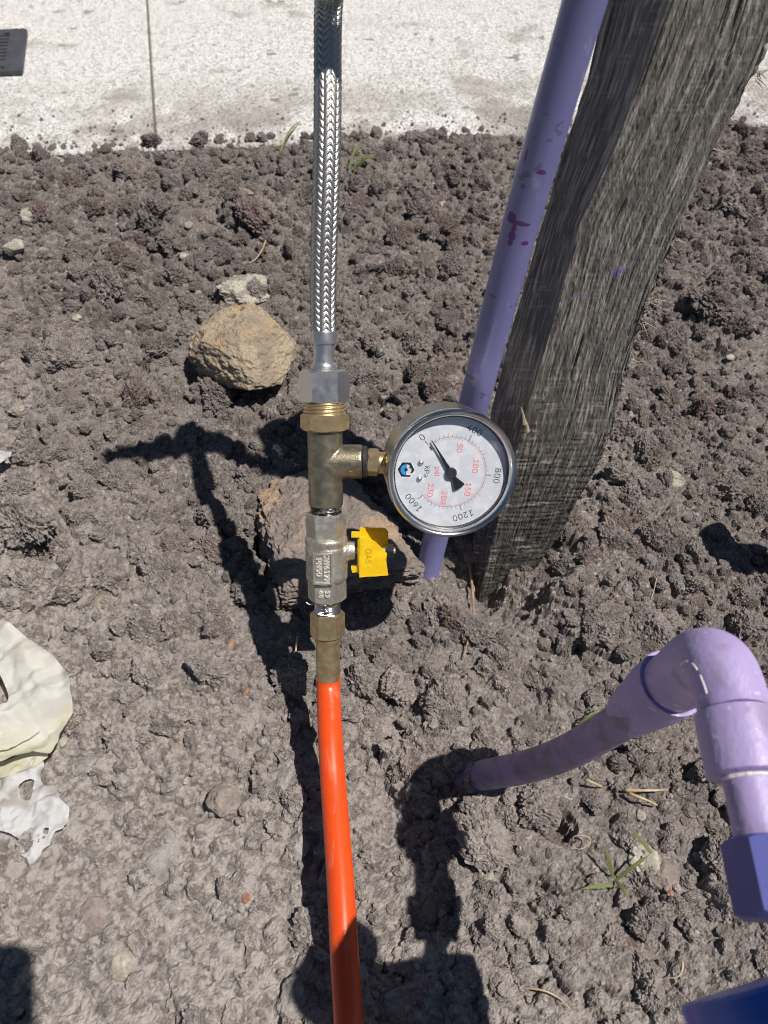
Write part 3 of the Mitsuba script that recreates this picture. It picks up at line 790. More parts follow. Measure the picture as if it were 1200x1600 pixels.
disp = 0.0011 * (gr - 0.5) + 0.0010 * (gr2 - 0.5) - 0.0016 * crack * (1 - 0.7 * low) + 0.0018 * low * (saw - 0.5) + (0.004 - 0.002 * low) * (meshkit.fbm(np.stack([per * 22, lng * 6, 0 * per], -1), 2, 89) - 0.5)
edge_n = np.zeros((1, nc)); edge_n[0, 217:223] = 1
disp = disp + 0.004 * edge_n * (meshkit.fbm(np.stack([0 * per, lng * 160, 0 * per], -1), 3, 91) - 0.6)
W_ = W_ + N_ * disp[..., None]
fibre = meshkit.fbm(np.stack([per_w * 900, lng * 70, 0 * per + 2], -1), 3, 93)
tone = 0.13 + 0.22 * np.clip((fibre - 0.47) / 0.28, 0, 1) ** 1.3 + 0.05 * np.clip((gr - 0.5) / 0.25, -0.6, 1)
tone *= 1 - 0.50 * low
hor = meshkit.fbm(np.stack([per * 45, lng * 700, 0 * per + 5], -1), 2, 95)
tone += (0.26 * np.clip((hor - 0.62) / 0.12, 0, 1)) * (0.25 + 0.75 * low) * np.clip((meshkit.fbm(np.stack([per * 90, lng * 90, 0 * per], -1), 3, 97) - 0.45) / 0.2, 0, 1)
tone *= 1 - 0.35 * crack
tone *= 0.80 + 0.45 * meshkit.fbm(np.stack([per * 35, lng * 12, 0 * per], -1), 3, 101)
wc = tone[..., None] * V(1.04, 1.0, 0.95)
# scrapes of purple primer
for px, py, rr in ((968, 425, 0.011), (945, 380, 0.006), (898, 457, 0.008)):
    q = P(px, py, zp(py) - 0.003)
    dd = np.linalg.norm((W_ - q) * V(1, 1, 2.4), axis=-1) / rr
    mk = np.clip(1.2 - dd, 0, 1) * np.clip((meshkit.fbm(np.stack([per * 420, lng * 420, 0 * per], -1), 3, 99) - 0.47) / 0.12, 0, 1)
    wc = wc * (1 - mk[..., None]) + mk[..., None] * V(0.25, 0.17, 0.48)
verts = W_.reshape(-1, 3); fc = grid_faces(nr, nc, True)
k0 = len(verts); verts = np.vstack([verts, W_[0].mean(0)]); j = np.arange(nc)
fc = np.vstack([fc, np.stack([np.full(nc, k0), (j + 1) % nc, j], 1)])
st = thing('wooden_stake', 'rough grey weathered timber stake driven into the soil', 'wooden stake')
sm = trimesh.Trimesh(verts, fc, process=False)
if sm.volume < 0: sm.invert()
add('post', sm, WOOD, smooth=True, parent=st, color=np.vstack([wc.reshape(-1, 3), [[0.1, 0.1, 0.1]]]))


def splinter(p, d, L, r):
    d = d / np.linalg.norm(d)
    pts = [p, p + d * L * 0.5 + V(0, 0, r), p + d * L]
    return tube(smooth_path(pts, L / 6)[0], np.linspace(r, r * 0.15, len(smooth_path(pts, L / 6)[0])), 6)


spl = random.Random(4); bits = []
for px, py in ((1010, 480), (1014, 492), (1018, 478), (1006, 500), (1053, 385), (1060, 380), (1000, 505), (985, 560), (978, 575), (972, 600), (960, 660), (944, 705), (943, 712), (1186, 108), (1182, 118), (1118, 232), (1066, 345), (910, 772), (1022, 462), (1026, 470), (1012, 470)):
    for _ in range(3):
        p = P(px + spl.uniform(-5, 2), py + spl.uniform(-9, 9), zp(py) + 0.004)
        bits.append(splinter(p, V(spl.uniform(0.2, 1), spl.uniform(-.4, .2), spl.uniform(-0.9, 0.9)), spl.uniform(0.004, 0.011), spl.uniform(0.00025, 0.0005)))
k = add('frayed_fibre', cat_(*bits), SPLINT, parent=st)
labels[k] = {'kind': 'stuff'}
for px, py, dx, L in ((822, 648, V(-0.25, 0, 0.9), 0.016), (827, 660, V(-0.2, 0.1, 0.8), 0.010)):
    add('splinter', splinter(P(px - 3, py + 14, zp(py) - 0.012), dx, L, 0.0016), SPLINT, parent=st)

# ------------------------------------------------------------------ lilac riser pipe beside the stake, with its elbow and tap above the frame
pp = [P(662, 925, 0.690), P(678, 850, 0.660), P(743, 620, zp(620) + .0), P(787, 450, zp(450)), P(850, 222, zp(222)), P(914, 0, zp(0))]
dirp = pp[-1] - pp[2]; dirp /= np.linalg.norm(dirp)
top_p = pp[-1] + dirp * ((0.660 - pp[-1][2]) / dirp[2])
PR = 0.0107
rp = thing('riser_pipe', 'upright lilac plastic water pipe standing against the wooden stake', 'pipe')
path = smooth_path([pp[0], pp[1], pp[2], pp[3], pp[4], pp[5], top_p - dirp * 0.014], 0.004)[0]
add('pipe', tube(path, PR, 48), LILAC, smooth=True, parent=rp)
left = V(-1, -0.05, 0.0)
el = [top_p - dirp * 0.022, top_p - dirp * 0.010, top_p + dirp * 0.000 + left * 0.004, top_p + dirp * 0.006 + left * 0.014, top_p + dirp * 0.007 + left * 0.028]
add('elbow', tube(smooth_path(el, 0.002)[0], 0.0145, 40), LILAC2, smooth=40, parent=rp)
arm_a = top_p + dirp * 0.007 + left * 0.026; arm_b = caster(166, 716, arm_a[2])
add('arm', tube([arm_a, arm_b], PR, 40), LILAC, smooth=40, parent=rp)
# primer stains: thin dried film over the pipe
def pipe_patch(pth, r, i0, i1, a0, a1, nt=26, seed=0):
    seg = pth[i0:i1]; t, a, b = frames(pth, V(1, 0, 0.01)); a, b = a[i0:i1], b[i0:i1]
    u = np.linspace(-1, 1, len(seg)); w = np.sqrt(np.clip(1 - u ** 2, 0, 1)) * (0.2 + 1.5 * meshkit.fbm(np.stack([u * 4 + seed, 0 * u, 0 * u], -1), 4, seed))
    s = np.linspace(-1, 1, nt)
    an = (a0 + a1) / 2 + (a1 - a0) / 2 * w[:, None] * s[None]
    v = seg[:, None] + (r + 0.00018) * (np.cos(an)[..., None] * a[:, None] + np.sin(an)[..., None] * b[:, None])
    return trimesh.Trimesh(v.reshape(-1, 3), grid_faces(len(seg), nt), process=False)
fine = smooth_path([pp[0], pp[1], pp[2], pp[3], pp[4], pp[5], top_p - dirp * 0.014], 0.0006)[0]
def idx_at(pth, py): return int(np.argmin([abs(proj(q)[1] - py) for q in pth]))
t_, a_, b_ = frames(fine, V(1, 0, 0.01))
def view_ang(pth, a, b, i):
    d = CAM - pth[i]; return math.atan2(d @ b[i], d @ a[i])
for (y0, y1, off, half) in ((324, 342, 0.62, 0.26), (335, 373, 0.30, 0.17), (254, 259, -0.30, 0.30), (337, 341, 0.0, 0.50), (228, 250, 0.75, 0.06), (366, 369, -0.5, 0.2)):
    i1, i0 = idx_at(fine, y0), idx_at(fine, y1); im = (i0 + i1) // 2
    va = view_ang(fine, a_, b_, im)
    sgn = 1.0 if (np.cos(va + .4) * a_[im] + np.sin(va + .4) * b_[im]) @ RGT < (np.cos(va) * a_[im] + np.sin(va) * b_[im]) @ RGT else -1.0
    c = va + sgn * off
    add('primer_stain', pipe_patch(fine, PR, i0, max(i1, i0 + 6), c - half, c + half, seed=int(y0)), STAIN, smooth=True, parent=rp)

# ------------------------------------------------------------------ the test assembly: hose, tee, gauge, valve, air hose
Q1, Q0 = P(513, 1060, 0.530), P(506, 560, 0.4805)
U = (Q0 - Q1) / np.linalg.norm(Q0 - Q1)


def along(py):
    """Distance along the axis, from Q1 upward, whose projection is at row py."""
    n = FWD * (py - 800) / FPX - DWN
    return -((Q1 - CAM) @ n) / (U @ n)


AX = frame(Q1, U, RGT)
ZAT = lambda py: proj(Q1 + U * along(py))[2]
RPX = lambda hw, py: hw / FPX * ZAT(py)
A = along

# braided hose
hose_pts = [Q1 + U * A(520), Q1 + U * A(470), P(508, 330, 0.4535), P(512, 140, 0.4400), P(514, 0, 0.4300)]
dh = hose_pts[-1] - hose_pts[-2]; dh /= np.linalg.norm(dh)
hose_pts += [caster(277, 700, 0.430), caster(262, 712, 0.480), caster(248, 716, 0.54), caster(240, 716, 0.60), caster(236, 716, arm_b[2] - 0.012)]
hp, _, hu = smooth_path(hose_pts, 0.00030)
HR = 0.0080
t, a, b = frames(hp, RGT)
nth = 132
an = np.arange(nth) * 2 * np.pi / nth
colw = 2 * np.pi / 12
kcol = np.floor((an + 0.22) / colw); tl = (an + 0.22) / colw - kcol - 0.5
sg = np.where(kcol % 2 == 0, 1.0, -1.0)
ph = hu[:, None] / 0.00385 + (sg * tl * 1.0)[None]
fr = np.abs(((ph % 1) - 0.5) * 2)
hgt = np.sqrt(np.clip(1 - fr ** 2.2, 0, 1)) * (1 - 0.75 * np.abs(2 * tl)[None] ** 3)
wire = 0.30 * np.cos((ph % 1) * 2 * np.pi * 4)
rr = HR - 0.0010 + 0.0010 * (hgt + wire * 0.5 * (hgt > 0.25))
v = hp[:, None] + rr[..., None] * (np.cos(an)[None, :, None] * a[:, None] + np.sin(an)[None, :, None] * b[:, None])
fh = thing('flexible_hose', 'silver braided steel hose hanging from above the picture', 'hose')
add('braid', trimesh.Trimesh(v.reshape(-1, 3), grid_faces(len(hp), nth, True), process=False), STEEL, smooth=True, parent=fh)
add('crimp_band', put(lathe([(RPX(18, 536), A(538)), (RPX(19.8, 536), A(537)), (RPX(20.4, 530), A(533)), (RPX(20.4, 522), A(521)), (RPX(19.6, 518), A(517.5)), (RPX(17, 518), A(517))]), AX), CHROME, parent=fh)
add('sleeve', put(lathe([(RPX(17, 570), A(569)), (RPX(16.6, 560), A(560)), (RPX(16.6, 540), A(540)), (RPX(17.6, 537), A(536.5))]), AX), CHROME, parent=fh)
add('collar', put(lathe([(RPX(19, 578), A(578)), (RPX(21.3, 576), A(575.5)), (RPX(21.6, 573), A(572.5)), (RPX(20.4, 569), A(569)), (RPX(17.5, 566), A(566.5)), (RPX(16, 564), A(566))]), AX), CHROME, parent=fh)
add('hex_nut', put(hexnut(RPX(34.2, 600), A(628), A(578), math.radians(6), 0.09), AX), CHROME, smooth=25, parent=fh)

# brass tee
te = thing('tee_fitting', 'dull bronze pipe tee between chrome nut, gauge and valve', 'pipe tee')
add('thread', put(thread(RPX(34, 635), A(648), A(626), 0.00225, 0.0009), AX), BRASS, smooth=True, parent=te)
add('hex_collar', put(hexnut(RPX(33.2, 658), A(672), A(645), math.radians(0), 0.1), AX), BRASS, smooth=25, parent=te)
zt0, zt1, zb = A(790), A(671), A(721)
rb = RPX(27, 730)
tb = to_man(cyl(rb, zt0, zt1, 96, 0.0008))
brm = frame(V(0, 0, zb), V(1, 0, 0), V(0, 0, 1))
xb = 58 / FPX * ZAT(721)
tb += to_man(put(cyl(RPX(26.5, 721), 0, xb, 96, 0.0006), brm))
tb += m3.Manifold.sphere(rb * 1.02, 96).translate([0.0, 0, zb - rb * 0.15])
tb += to_man(put(trimesh.creation.icosphere(subdivisions=4, radius=1.0), np.array([[rb * 1.05, 0, 0, rb * 0.28], [0, rb * 1.0, 0, 0], [0, 0, rb * 1.15, zb - rb * 0.25], [0, 0, 0, 1]], float)))
tbm = tm(tb.refine_to_length(0.0012)); trimesh.smoothing.filter_taubin(tbm, iterations=6)
add('body', put(tbm, AX), DZR, smooth=45, parent=te)
strokes = [put(trimesh.creation.box([0.0022, 0.0008, 0.00035]), frame(V((41) / FPX * ZAT(721), -RPX(26.4, 721) * 0.93, zb + o), V(0, -1, -0.36), V(1, 0, 0))) for o in (-0.0020, -0.0034, -0.0048)]
add('cast_mark', put(cat_(*strokes), AX), BRASSY, parent=te)
br = AX @ brm
ppx = 1 / FPX * ZAT(721)
add('gasket', put(lathe([(21 * ppx, xb - 0.0004), (24.5 * ppx, xb + 0.0006), (24.8 * ppx, xb + 0.0026), (21 * ppx, xb + 0.0034)]), br), RUBBER, parent=te)

# pressure gauge
ga = thing('pressure_gauge', 'round steel pressure gauge with white dial and black needle', 'pressure gauge')
FC = P(707, 741.5, 0.4800)                                   # centre of the dial's glass
nrm = 0.12 * RGT + 0.31 * DWN - FWD; nrm /= np.linalg.norm(nrm)
branch_end = (br @ np.r_[0, 0, xb, 1])[:3]
sdir = branch_end - FC; sdir -= nrm * (sdir @ nrm); sdir /= np.linalg.norm(sdir)
rot = math.radians(-1.5)
GM = frame(FC, nrm, np.cross(-sdir, nrm))                   # local -y points at the stem
GR = 102.5 / FPX * 0.484
add('case', put(lathe([(GR * 0.86, -0.040), (GR * 0.955, -0.0385), (GR * 0.97, -0.035), (GR * 0.97, -0.0065)], 128), GM), CASE, smooth=40, parent=ga)
add('bezel', put(ring([(GR * 0.95, -0.0085), (GR * 0.992, -0.0078), (GR * 1.0, -0.0055), (GR * 1.0, -0.0012), (GR * 0.985, 0.0012), (GR * 0.957, 0.0024), (GR * 0.93, 0.0022), (GR * 0.905, 0.0010), (GR * 0.89, -0.0008), (GR * 0.885, -0.0022), (GR * 0.885, -0.0062), (GR * 0.90, -0.0085)], 144), GM), BEZEL, smooth=50, parent=ga)
add('inner_ring', put(ring([(GR * 0.884, -0.0022), (GR * 0.884, -0.0058), (GR * 0.868, -0.0058), (GR * 0.868, -0.0026)], 128), GM), BLACKP, smooth=40, parent=ga)
DZ = -0.0058
add('dial', put(cyl(GR * 0.882, DZ - 0.001, DZ, 128, 0.0001), GM), DIAL, smooth=30, parent=ga)
glass = trimesh.Trimesh(*(lambda n: (np.vstack([np.stack([GR * 0.884 * np.cos(np.arange(n) * 2 * np.pi / n), GR * 0.884 * np.sin(np.arange(n) * 2 * np.pi / n), np.full(n, -0.0012)], 1), [[0, 0, -0.0012]]]), np.stack([np.arange(n), (np.arange(n) + 1) % n, np.full(n, n)], 1)))(96), process=False)
add('glass', put(glass, GM), GLASS, smooth=False, parent=ga)
RR = GR * 0.535                                              # radius of the scale arc
ANG = lambda val: math.radians(225 - 270 * val / 1600) + rot
px_ = GR / 102.5                                             # one photograph pixel on the dial
def tick(angle, r0, r1, w):
    a0 = V(math.cos(angle), math.sin(angle)); nn = V(-a0[1], a0[0]) * w / 2
    return Polygon([a0 * r0 + nn, a0 * r1 + nn, a0 * r1 - nn, a0 * r0 - nn])
def arc(r, w, a0, a1, n=90):
    t = np.linspace(a0, a1, n); c = np.stack([np.cos(t), np.sin(t)], 1)
    return Polygon(np.vstack([c * (r + w / 2), (c * (r - w / 2))[::-1]]))
PZ = DZ + 0.00004; PT = 0.00010
kp = [slab(arc(RR + 1.6 * px_, 0.5 * px_, ANG(0), ANG(1600)), PT, PZ)]
for vv in range(0, 1601, 40):
    maj = vv % 400 == 0; mid = vv % 200 == 0
    kp.append(slab(tick(ANG(vv), RR + 1.6 * px_, RR + (11 if maj else 8 if mid else 5.5) * px_, (1.1 if maj else 0.55) * px_), PT, PZ))
for vv in (0, 400, 800, 1200, 1600):
    a0 = ANG(vv); rr0 = RR + (20.5 if vv else 18.5) * px_
    kp.append(words(str(vv), 10.0 * px_, PT, a0 - math.pi / 2, (math.cos(a0) * rr0, math.sin(a0) * rr0), PZ))
UP = rot
kp.append(words('kPa', 8.0 * px_, PT, UP, (0.0 * px_ + 1 * px_, -38 * px_), PZ))
add('kpa_scale', put(cat_(*kp), GM), BLACKP, smooth=False, parent=ga)
ps = [slab(arc(RR - 0.8 * px_, 0.65 * px_, ANG(0), ANG(1600)), PT, PZ)]
for vv in range(0, 233, 5):
    if vv % 50 == 0 or vv % 10 == 0 or vv in (230,):
        ps.append(slab(tick(ANG(vv * 6.895), RR - (6.5 if vv % 50 == 0 else 3.2) * px_, RR - 0.8 * px_, (0.9 if vv % 50 == 0 else 0.4) * px_), PT, PZ))
add('psi_scale', put(cat_(*ps), GM), PINKP, smooth=False, parent=ga)
pt = []
for vv in (50, 100, 150, 200, 230):
    a0 = ANG(vv * 6.895); rr0 = RR - (14.5 if vv < 200 else 12.5) * px_
    pt.append(words(str(vv), 8.8 * px_, PT, UP, (math.cos(a0) * rr0, math.sin(a0) * rr0), PZ))
pt.append(words('psi', 8.0 * px_, PT, UP, (0, -22 * px_), PZ))
add('psi_figures', put(cat_(*pt), GM), REDP, smooth=False, parent=ga)
# hexagon emblem: dark hexagon, blue half disc, white letter stroke
ec = V(-1 * px_, -71 * px_)
hx = Polygon([(ec[0] + 13.2 * px_ * math.cos(k * math.pi / 3 + math.pi / 6 + 0), ec[1] + 13.2 * px_ * math.sin(k * math.pi / 3 + math.pi / 6)) for k in range(6)])
add('emblem', put(slab(hx, 0.00012, PZ), GM), BLACKP, smooth=False, parent=ga)
from shapely.geometry import Point
disc = Point(ec[0], ec[1]).buffer(8.6 * px_); core = Point(ec[0], ec[1]).buffer(2.8 * px_)
half_low = sbox(ec[0] - 20 * px_, ec[1] - 20 * px_, ec[0] + 20 * px_, ec[1] - 0.4 * px_)
half_up = sbox(ec[0] - 20 * px_, ec[1] + 0.4 * px_, ec[0] + 20 * px_, ec[1] + 20 * px_)
add('emblem_blue', put(slab(disc.intersection(half_low).difference(core), 0.00020, PZ), GM), BLUEP, smooth=False, parent=ga + '')
wsh = disc.intersection(half_up).difference(core).union(sbox(ec[0] + 5.2 * px_, ec[1] + 0.4 * px_, ec[0] + 8.4 * px_, ec[1] + 10.5 * px_)).difference(sbox(ec[0] - 9 * px_, ec[1] + 5 * px_, ec[0] - 2 * px_, ec[1] + 9 * px_))
wm = [slab(g_, 0.00021, PZ) for g_ in getattr(wsh, 'geoms', [wsh])]
add('emblem_white', put(cat_(*wm), GM), DIAL, smooth=False, parent=ga)
for sx in (12.5, -13.5):
    add('dial_screw', put(lathe([(4.6 * px_, DZ), (4.4 * px_, DZ + 0.0008), (3.2 * px_, DZ + 0.0014), (1.2 * px_, DZ + 0.0017)], 32), GM @ frame(V(sx * px_ * 1.0, -49 * px_, 0), V(0, 0, 1), V(1, 0, 0))), SCREW, smooth=40, parent=ga)
na = ANG(0) - math.radians(8.0)
nd = V(math.cos(na), math.sin(na)); npd = V(-nd[1], nd[0])
ND = [nd * 62 * px_ + npd * 0.5 * px_, nd * 8 * px_ + npd * 3.0 * px_, -nd * 10 * px_ + npd * 3.4 * px_, -nd * 27 * px_ + npd * 9.5 * px_, -nd * 29 * px_ + npd * 0, -nd * 27 * px_ - npd * 9.5 * px_, -nd * 10 * px_ - npd * 3.4 * px_, nd * 8 * px_ - npd * 3.0 * px_, nd * 62 * px_ - npd * 0.5 * px_]
ndl = add('needle', put(slab(Polygon(ND), 0.00035, DZ + 0.0018), GM), BLACKP, smooth=False, parent=ga)
add('hub', put(lathe([(3 * px_, DZ), (8.6 * px_, DZ + 0.0012), (8.8 * px_, DZ + 0.0024), (8.0 * px_, DZ + 0.0029), (5.5 * px_, DZ + 0.0029), (5.0 * px_, DZ + 0.0026)], 48), GM), RUBBER, smooth=40, parent=ndl)
add('stop_pin', put(cat_(trimesh.creation.box([0.0026, 0.0009, 0.0016])), GM @ frame(V(math.cos(ANG(20)) * 52 * px_, math.sin(ANG(20)) * 52 * px_, DZ + 0.0009), V(0, 0, 1), V(math.cos(ANG(0)), math.sin(ANG(0)), 0))), CASE, parent=ga)
# stem: from the tee's branch into the case
cs_c = FC - nrm * 0.019
s_end = cs_c + (branch_end - cs_c) / np.linalg.norm(branch_end - cs_c) * GR * 0.90
SM = frame(branch_end, s_end - branch_end, U)
L_ = np.linalg.norm(s_end - branch_end)
add('hex_adapter', put(hexnut(19.0 * ppx, 0.0030, 0.0030 + 18 * ppx, math.radians(0)), SM), BRASS, smooth=25, parent=ga)
add('stem', put(cyl(17.2 * ppx, 0.0030 + 17.5 * ppx, 0.0030 + 29 * ppx, 48), SM), BRASS, smooth=30, parent=ga)
add('stem_nut', put(hexnut(18.5 * ppx, 0.0030 + 28.5 * ppx, L_ + 0.004, math.radians(0)), SM), BRASS, smooth=25, parent=ga)

# ball valve
va = thing('ball_valve', 'nickel plated ball valve with yellow handle below the tee', 'valve')
add('sealed_thread', put(thread(RPX(24.5, 795), A(808), A(785), 0.0021, 0.0011, rough=0.08, seed=3), AX), TAPE, smooth=True, parent=va)
add('hex_end', put(hexnut(RPX(27.2, 820), A(840), A(801), math.radians(3)), AX), NICKEL, smooth=25, parent=va)
bodyp = [(RPX(26, 908), A(908)), (RPX(31.0, 905), A(904)), (RPX(32.6, 902), A(899)), (RPX(32.4, 890), A(880)), (RPX(32.6, 860), A(862)), (RPX(33.2, 855), A(853)), (RPX(32.2, 850), A(851)), (RPX(33.8, 845), A(845)), (RPX(33.8, 842), A(841)), (RPX(32.0, 838), A(838.5)), (RPX(27, 836), A(836))]
vb = to_man(lathe(bodyp, 96))
stem_z = A(860)
stf = frame(V(0, 0, stem_z), V(1, 0, 0), V(0, 0, 1))
zz = 1 / FPX * ZAT(860)
vb += to_man(put(lathe([(21 * zz, 14 * zz), (19 * zz, 30 * zz), (15.5 * zz, 36 * zz), (14.5 * zz, 44 * zz), (13.5 * zz, 45 * zz)], 64), stf))
vbm = tm(vb.refine_to_length(0.0011)); trimesh.smoothing.filter_taubin(vbm, iterations=4)
add('body', put(vbm, AX), NICKEL, smooth=45, parent=va)
pn = frame(V(-3.5 / FPX * ZAT(880), -RPX(32.8, 880) * 0.985, A(879.5)), V(0, -1, 0), V(1, 0, 0))
pw_, ph_ = 30 * zz, 49 * zz
pan = slab(sbox(-pw_ / 2, -ph_ / 2, pw_ / 2, ph_ / 2).difference(sbox(-pw_ / 2 + 0.0011, -ph_ / 2 + 0.0011, pw_ / 2 - 0.0011, ph_ / 2 - 0.0011)), 0.0028, -0.0018)
pan = cat_(pan, slab(sbox(-pw_ / 2, -ph_ / 2, pw_ / 2, ph_ / 2), 0.0020, -0.0018))
add('nameplate', put(pan, AX @ pn), NICKEL, smooth=False, parent=va)
tx = cat_(words('CW617N', 8.0 * zz, 0.0009, -math.pi / 2, (5.8 * zz, 0.5 * zz), 0.0001, True), words('PN50', 8.0 * zz, 0.0009, -math.pi / 2, (-5.8 * zz, 2.5 * zz), 0.0001, True))
add('raised_letters', put(tx, AX @ pn), LETTER, smooth=False, parent=va)
lh = hexnut(RPX(26.2, 920), A(936), A(904), math.radians(0))
add('hex_end', put(lh, AX @ trimesh.transformations.rotation_matrix(math.radians(-4), [0, 0, 1])), NICKEL, smooth=25, parent=va)
pn2 = frame(V(0, -RPX(26.4, 920), A(920)), V(0, -1, 0), V(1, 0, 0))
pn2 = trimesh.transformations.rotation_matrix(math.radians(-4), [0, 0, 1]) @ trimesh.transformations.rotation_matrix(0, [0, 0, 1]) @ pn2
tx2 = cat_(words('19', 7.0 * zz, 0.0009, -math.pi / 2, (4.5 * zz, 0), 0.0001, True), words('48', 7.0 * zz, 0.0009, -math.pi / 2, (-5.5 * zz, 0), 0.0001, True))
add('raised_letters', put(tx2, AX @ pn2), LETTER, smooth=False, parent=va)
# yellow butterfly handle: a pressed bracket, two wings bent towards and away from the viewer
HX = AX @ frame(V(0, 0, stem_z), V(0, -1, 0), V(1, 0, 0))      # local x right, y up the axis, z towards the viewer
def hp_(px, py): return ((px - 510.5) * zz, A(py) - stem_z)
wing = Polygon([hp_(563, 832), hp_(586, 840), hp_(605, 859), hp_(603.5, 868), hp_(607, 892), hp_(562, 895)]).buffer(-0.0004).buffer(0.0004)
wing_b = Polygon([hp_(562, 829), hp_(602, 830), hp_(607, 836), hp_(604, 893), hp_(562, 893)]).buffer(-0.0004).buffer(0.0004)
hd = add('handle', put(slab(wing, 0.0017, 0.0078), HX), YELLOW, smooth=25, parent=va)
add('far_wing', put(slab(wing_b, 0.0017, -0.0095), HX), YELLOW, smooth=25, parent=hd)
webm = cat_(slab(Polygon([hp_(560, 838), hp_(564.5, 838), hp_(564.5, 890), hp_(560, 890)]), 0.0166, -0.0085),
            put(trimesh.creation.box([13 * zz, 7 * zz, 0.0050]), frame(V(*hp_(556.5, 832.5), 0.004), V(0, 0, 1), V(1, 0, 0))),
            put(trimesh.creation.box([13 * zz, 9 * zz, 0.0050]), frame(V(*hp_(556.5, 885), 0.004), V(0, 0, 1), V(1, 0.25, 0))))
add('web', put(webm, HX), YELLOW, smooth=25, parent=hd)
add('stamped_letters', put(words('GAS', 9.0 * zz, 0.00022, -math.pi / 2, hp_(576.5, 863), 0.0095, False), HX), YELDK, smooth=False, parent=hd)
add('spindle', put(cat_(cyl(5.0 * zz, 44 * zz, 108 * zz, 32)), AX @ stf), NICKEL, parent=va)
add('handle_nut', put(hexnut(10.5 * zz, 94 * zz, 105 * zz, 0.3), AX @ stf), BLACKP, smooth=25, parent=va)

# air hose with its brass tail
ah = thing('air_hose', 'bright orange rubber hose running down from the valve to the bottom edge', 'hose')
add('nipple', put(cat_(cyl(RPX(18.5, 940), A(947), A(933), 48), hexnut(RPX(18.0, 940), A(944), A(936.5), 0.4)), AX), BRASSY, smooth=25, parent=ah)
add('tail_thread', put(thread(RPX(20.5, 952), A(966), A(943), 0.0018, 0.0008), AX), ZINC, smooth=True, parent=ah)
add('hex_nut', put(hexnut(RPX(23.6, 970), A(993), A(956), math.radians(4)), AX), BRASSY, smooth=25, parent=ah)
add('ferrule', put(lathe([(RPX(18.4, 1056), A(1060)), (RPX(18.6, 1050), A(1050)), (RPX(18.6, 1010), A(1008)), (RPX(19.6, 1003), A(1002)), (RPX(20.2, 998), A(998)), (RPX(20.0, 994), A(994)), (RPX(17, 990), A(990))]), AX), BRASSY, smooth=35, parent=ah)
curl = []
r4 = random.Random(8)
for i in range(5):
    c0 = V(RPX(17, 940) * r4.uniform(-1, 1), -RPX(20, 940), A(938 + 5 * i * 0.6))
    curl.append(tube(smooth_path([c0, c0 + V(r4.uniform(-.004, .004), -0.0012, r4.uniform(-.001, .002)), c0 + V(r4.uniform(-.007, .007), 0.0, r4.uniform(-.003, .003))], 0.0006)[0], 0.0004, 6))
curl.append(tube(smooth_path([V(-RPX(16, 938), -RPX(8, 938), A(938)), V(-RPX(26, 938), -RPX(10, 938), A(941)), V(-RPX(32, 938), -RPX(9, 938), A(938))], 0.0006)[0], 0.0004, 6))
add('swarf', put(cat_(*curl), AX), ZINC, parent=ah)
oh = [Q1 + U * A(1052), Q1 + U * A(1068), P(515, 1130, 0.516), P(521, 1230, 0.494), P(528.5, 1330, 0.470), P(535.5, 1440, 0.447), P(541, 1540, 0.431), P(546, 1620, 0.421)]
e1 = oh[-1] - oh[-2]; e1 /= np.linalg.norm(e1)
oh += [V(oh[-1][0] - 0.004, -0.02, 0.030), V(-0.06, -0.10, 0.020), V(-0.16, -0.22, 0.014), V(-0.30, -0.32, 0.012)]
add('tube', tube(smooth_path(oh, 0.003)[0], 0.0082, 64), ORANGE, smooth=True, parent=ah)

# ------------------------------------------------------------------ low lilac pipe with elbows, at the right
ip = thing('irrigation_pipe', 'lilac plastic pipe bending up out of the soil into a bulky elbow', 'pipe')
cp = [P(700, 1226, 0.575), P(745, 1213, 0.545), P(800, 1203, 0.515), P(860, 1186, 0.480), P(930, 1152, 0.437), P(985, 1116, 0.402), P(1012, 1096, 0.385)]
pth, ss, uu = smooth_path(cp, 0.002)
add('pipe', tube(pth, np.interp(uu, [0, uu[-1]], [0.0106, 0.0100]), 48), LILDIRT, smooth=True, parent=ip)
E0, E1 = P(975, 1122, 0.412), P(1050, 1067, 0.374)
so = smooth_path([E0, P(1012, 1094, 0.393), E1], 0.0012)[0]
rs = np.interp(np.linspace(0, 1, len(so)), [0, 0.10, 0.35, 0.75, 1.0], [0.0105, 0.0124, 0.0142, 0.0165, 0.0167])
add('pipe_socket', tube(so, rs, 64), LILAC2, smooth=40, parent=ip)
elb = smooth_path([E1, P(1076, 1048, 0.354), P(1101, 1034, 0.331), P(1124, 1045, 0.3165), P(1142, 1090, 0.3075), P(1152, 1125, 0.3015)], 0.001)[0]
eb = tube(elb, np.interp(np.linspace(0, 1, len(elb)), [0, 0.08, 0.5, 1], [0.0146, 0.0149, 0.0146, 0.0137]), 64)
add('elbow', eb, LILAC2, smooth=True, parent=ip)
sd = smooth_path([P(1149, 1113, 0.3030), P(1160, 1165, 0.2960), P(1171, 1216, 0.2895)], 0.001)[0]
add('coupling_socket', tube(sd, np.interp(np.linspace(0, 1, len(sd)), [0, 0.03, 0.97, 1], [0.0142, 0.0158, 0.0152, 0.0136]), 64), LILAC2, smooth=35, parent=ip)
pd = smooth_path([P(1168, 1205, 0.2905), P(1181, 1262, 0.2835), P(1194, 1320, 0.2765)], 0.002)[0]
add('short_pipe', tube(pd, 0.0098, 48), LILAC2, smooth=35, parent=ip)
ce = []
mid_t = (sd[-1] - sd[-8]) / np.linalg.norm(sd[-1] - sd[-8])
ff = frame(sd[-1] + mid_t * 0.0006, mid_t, RGT)
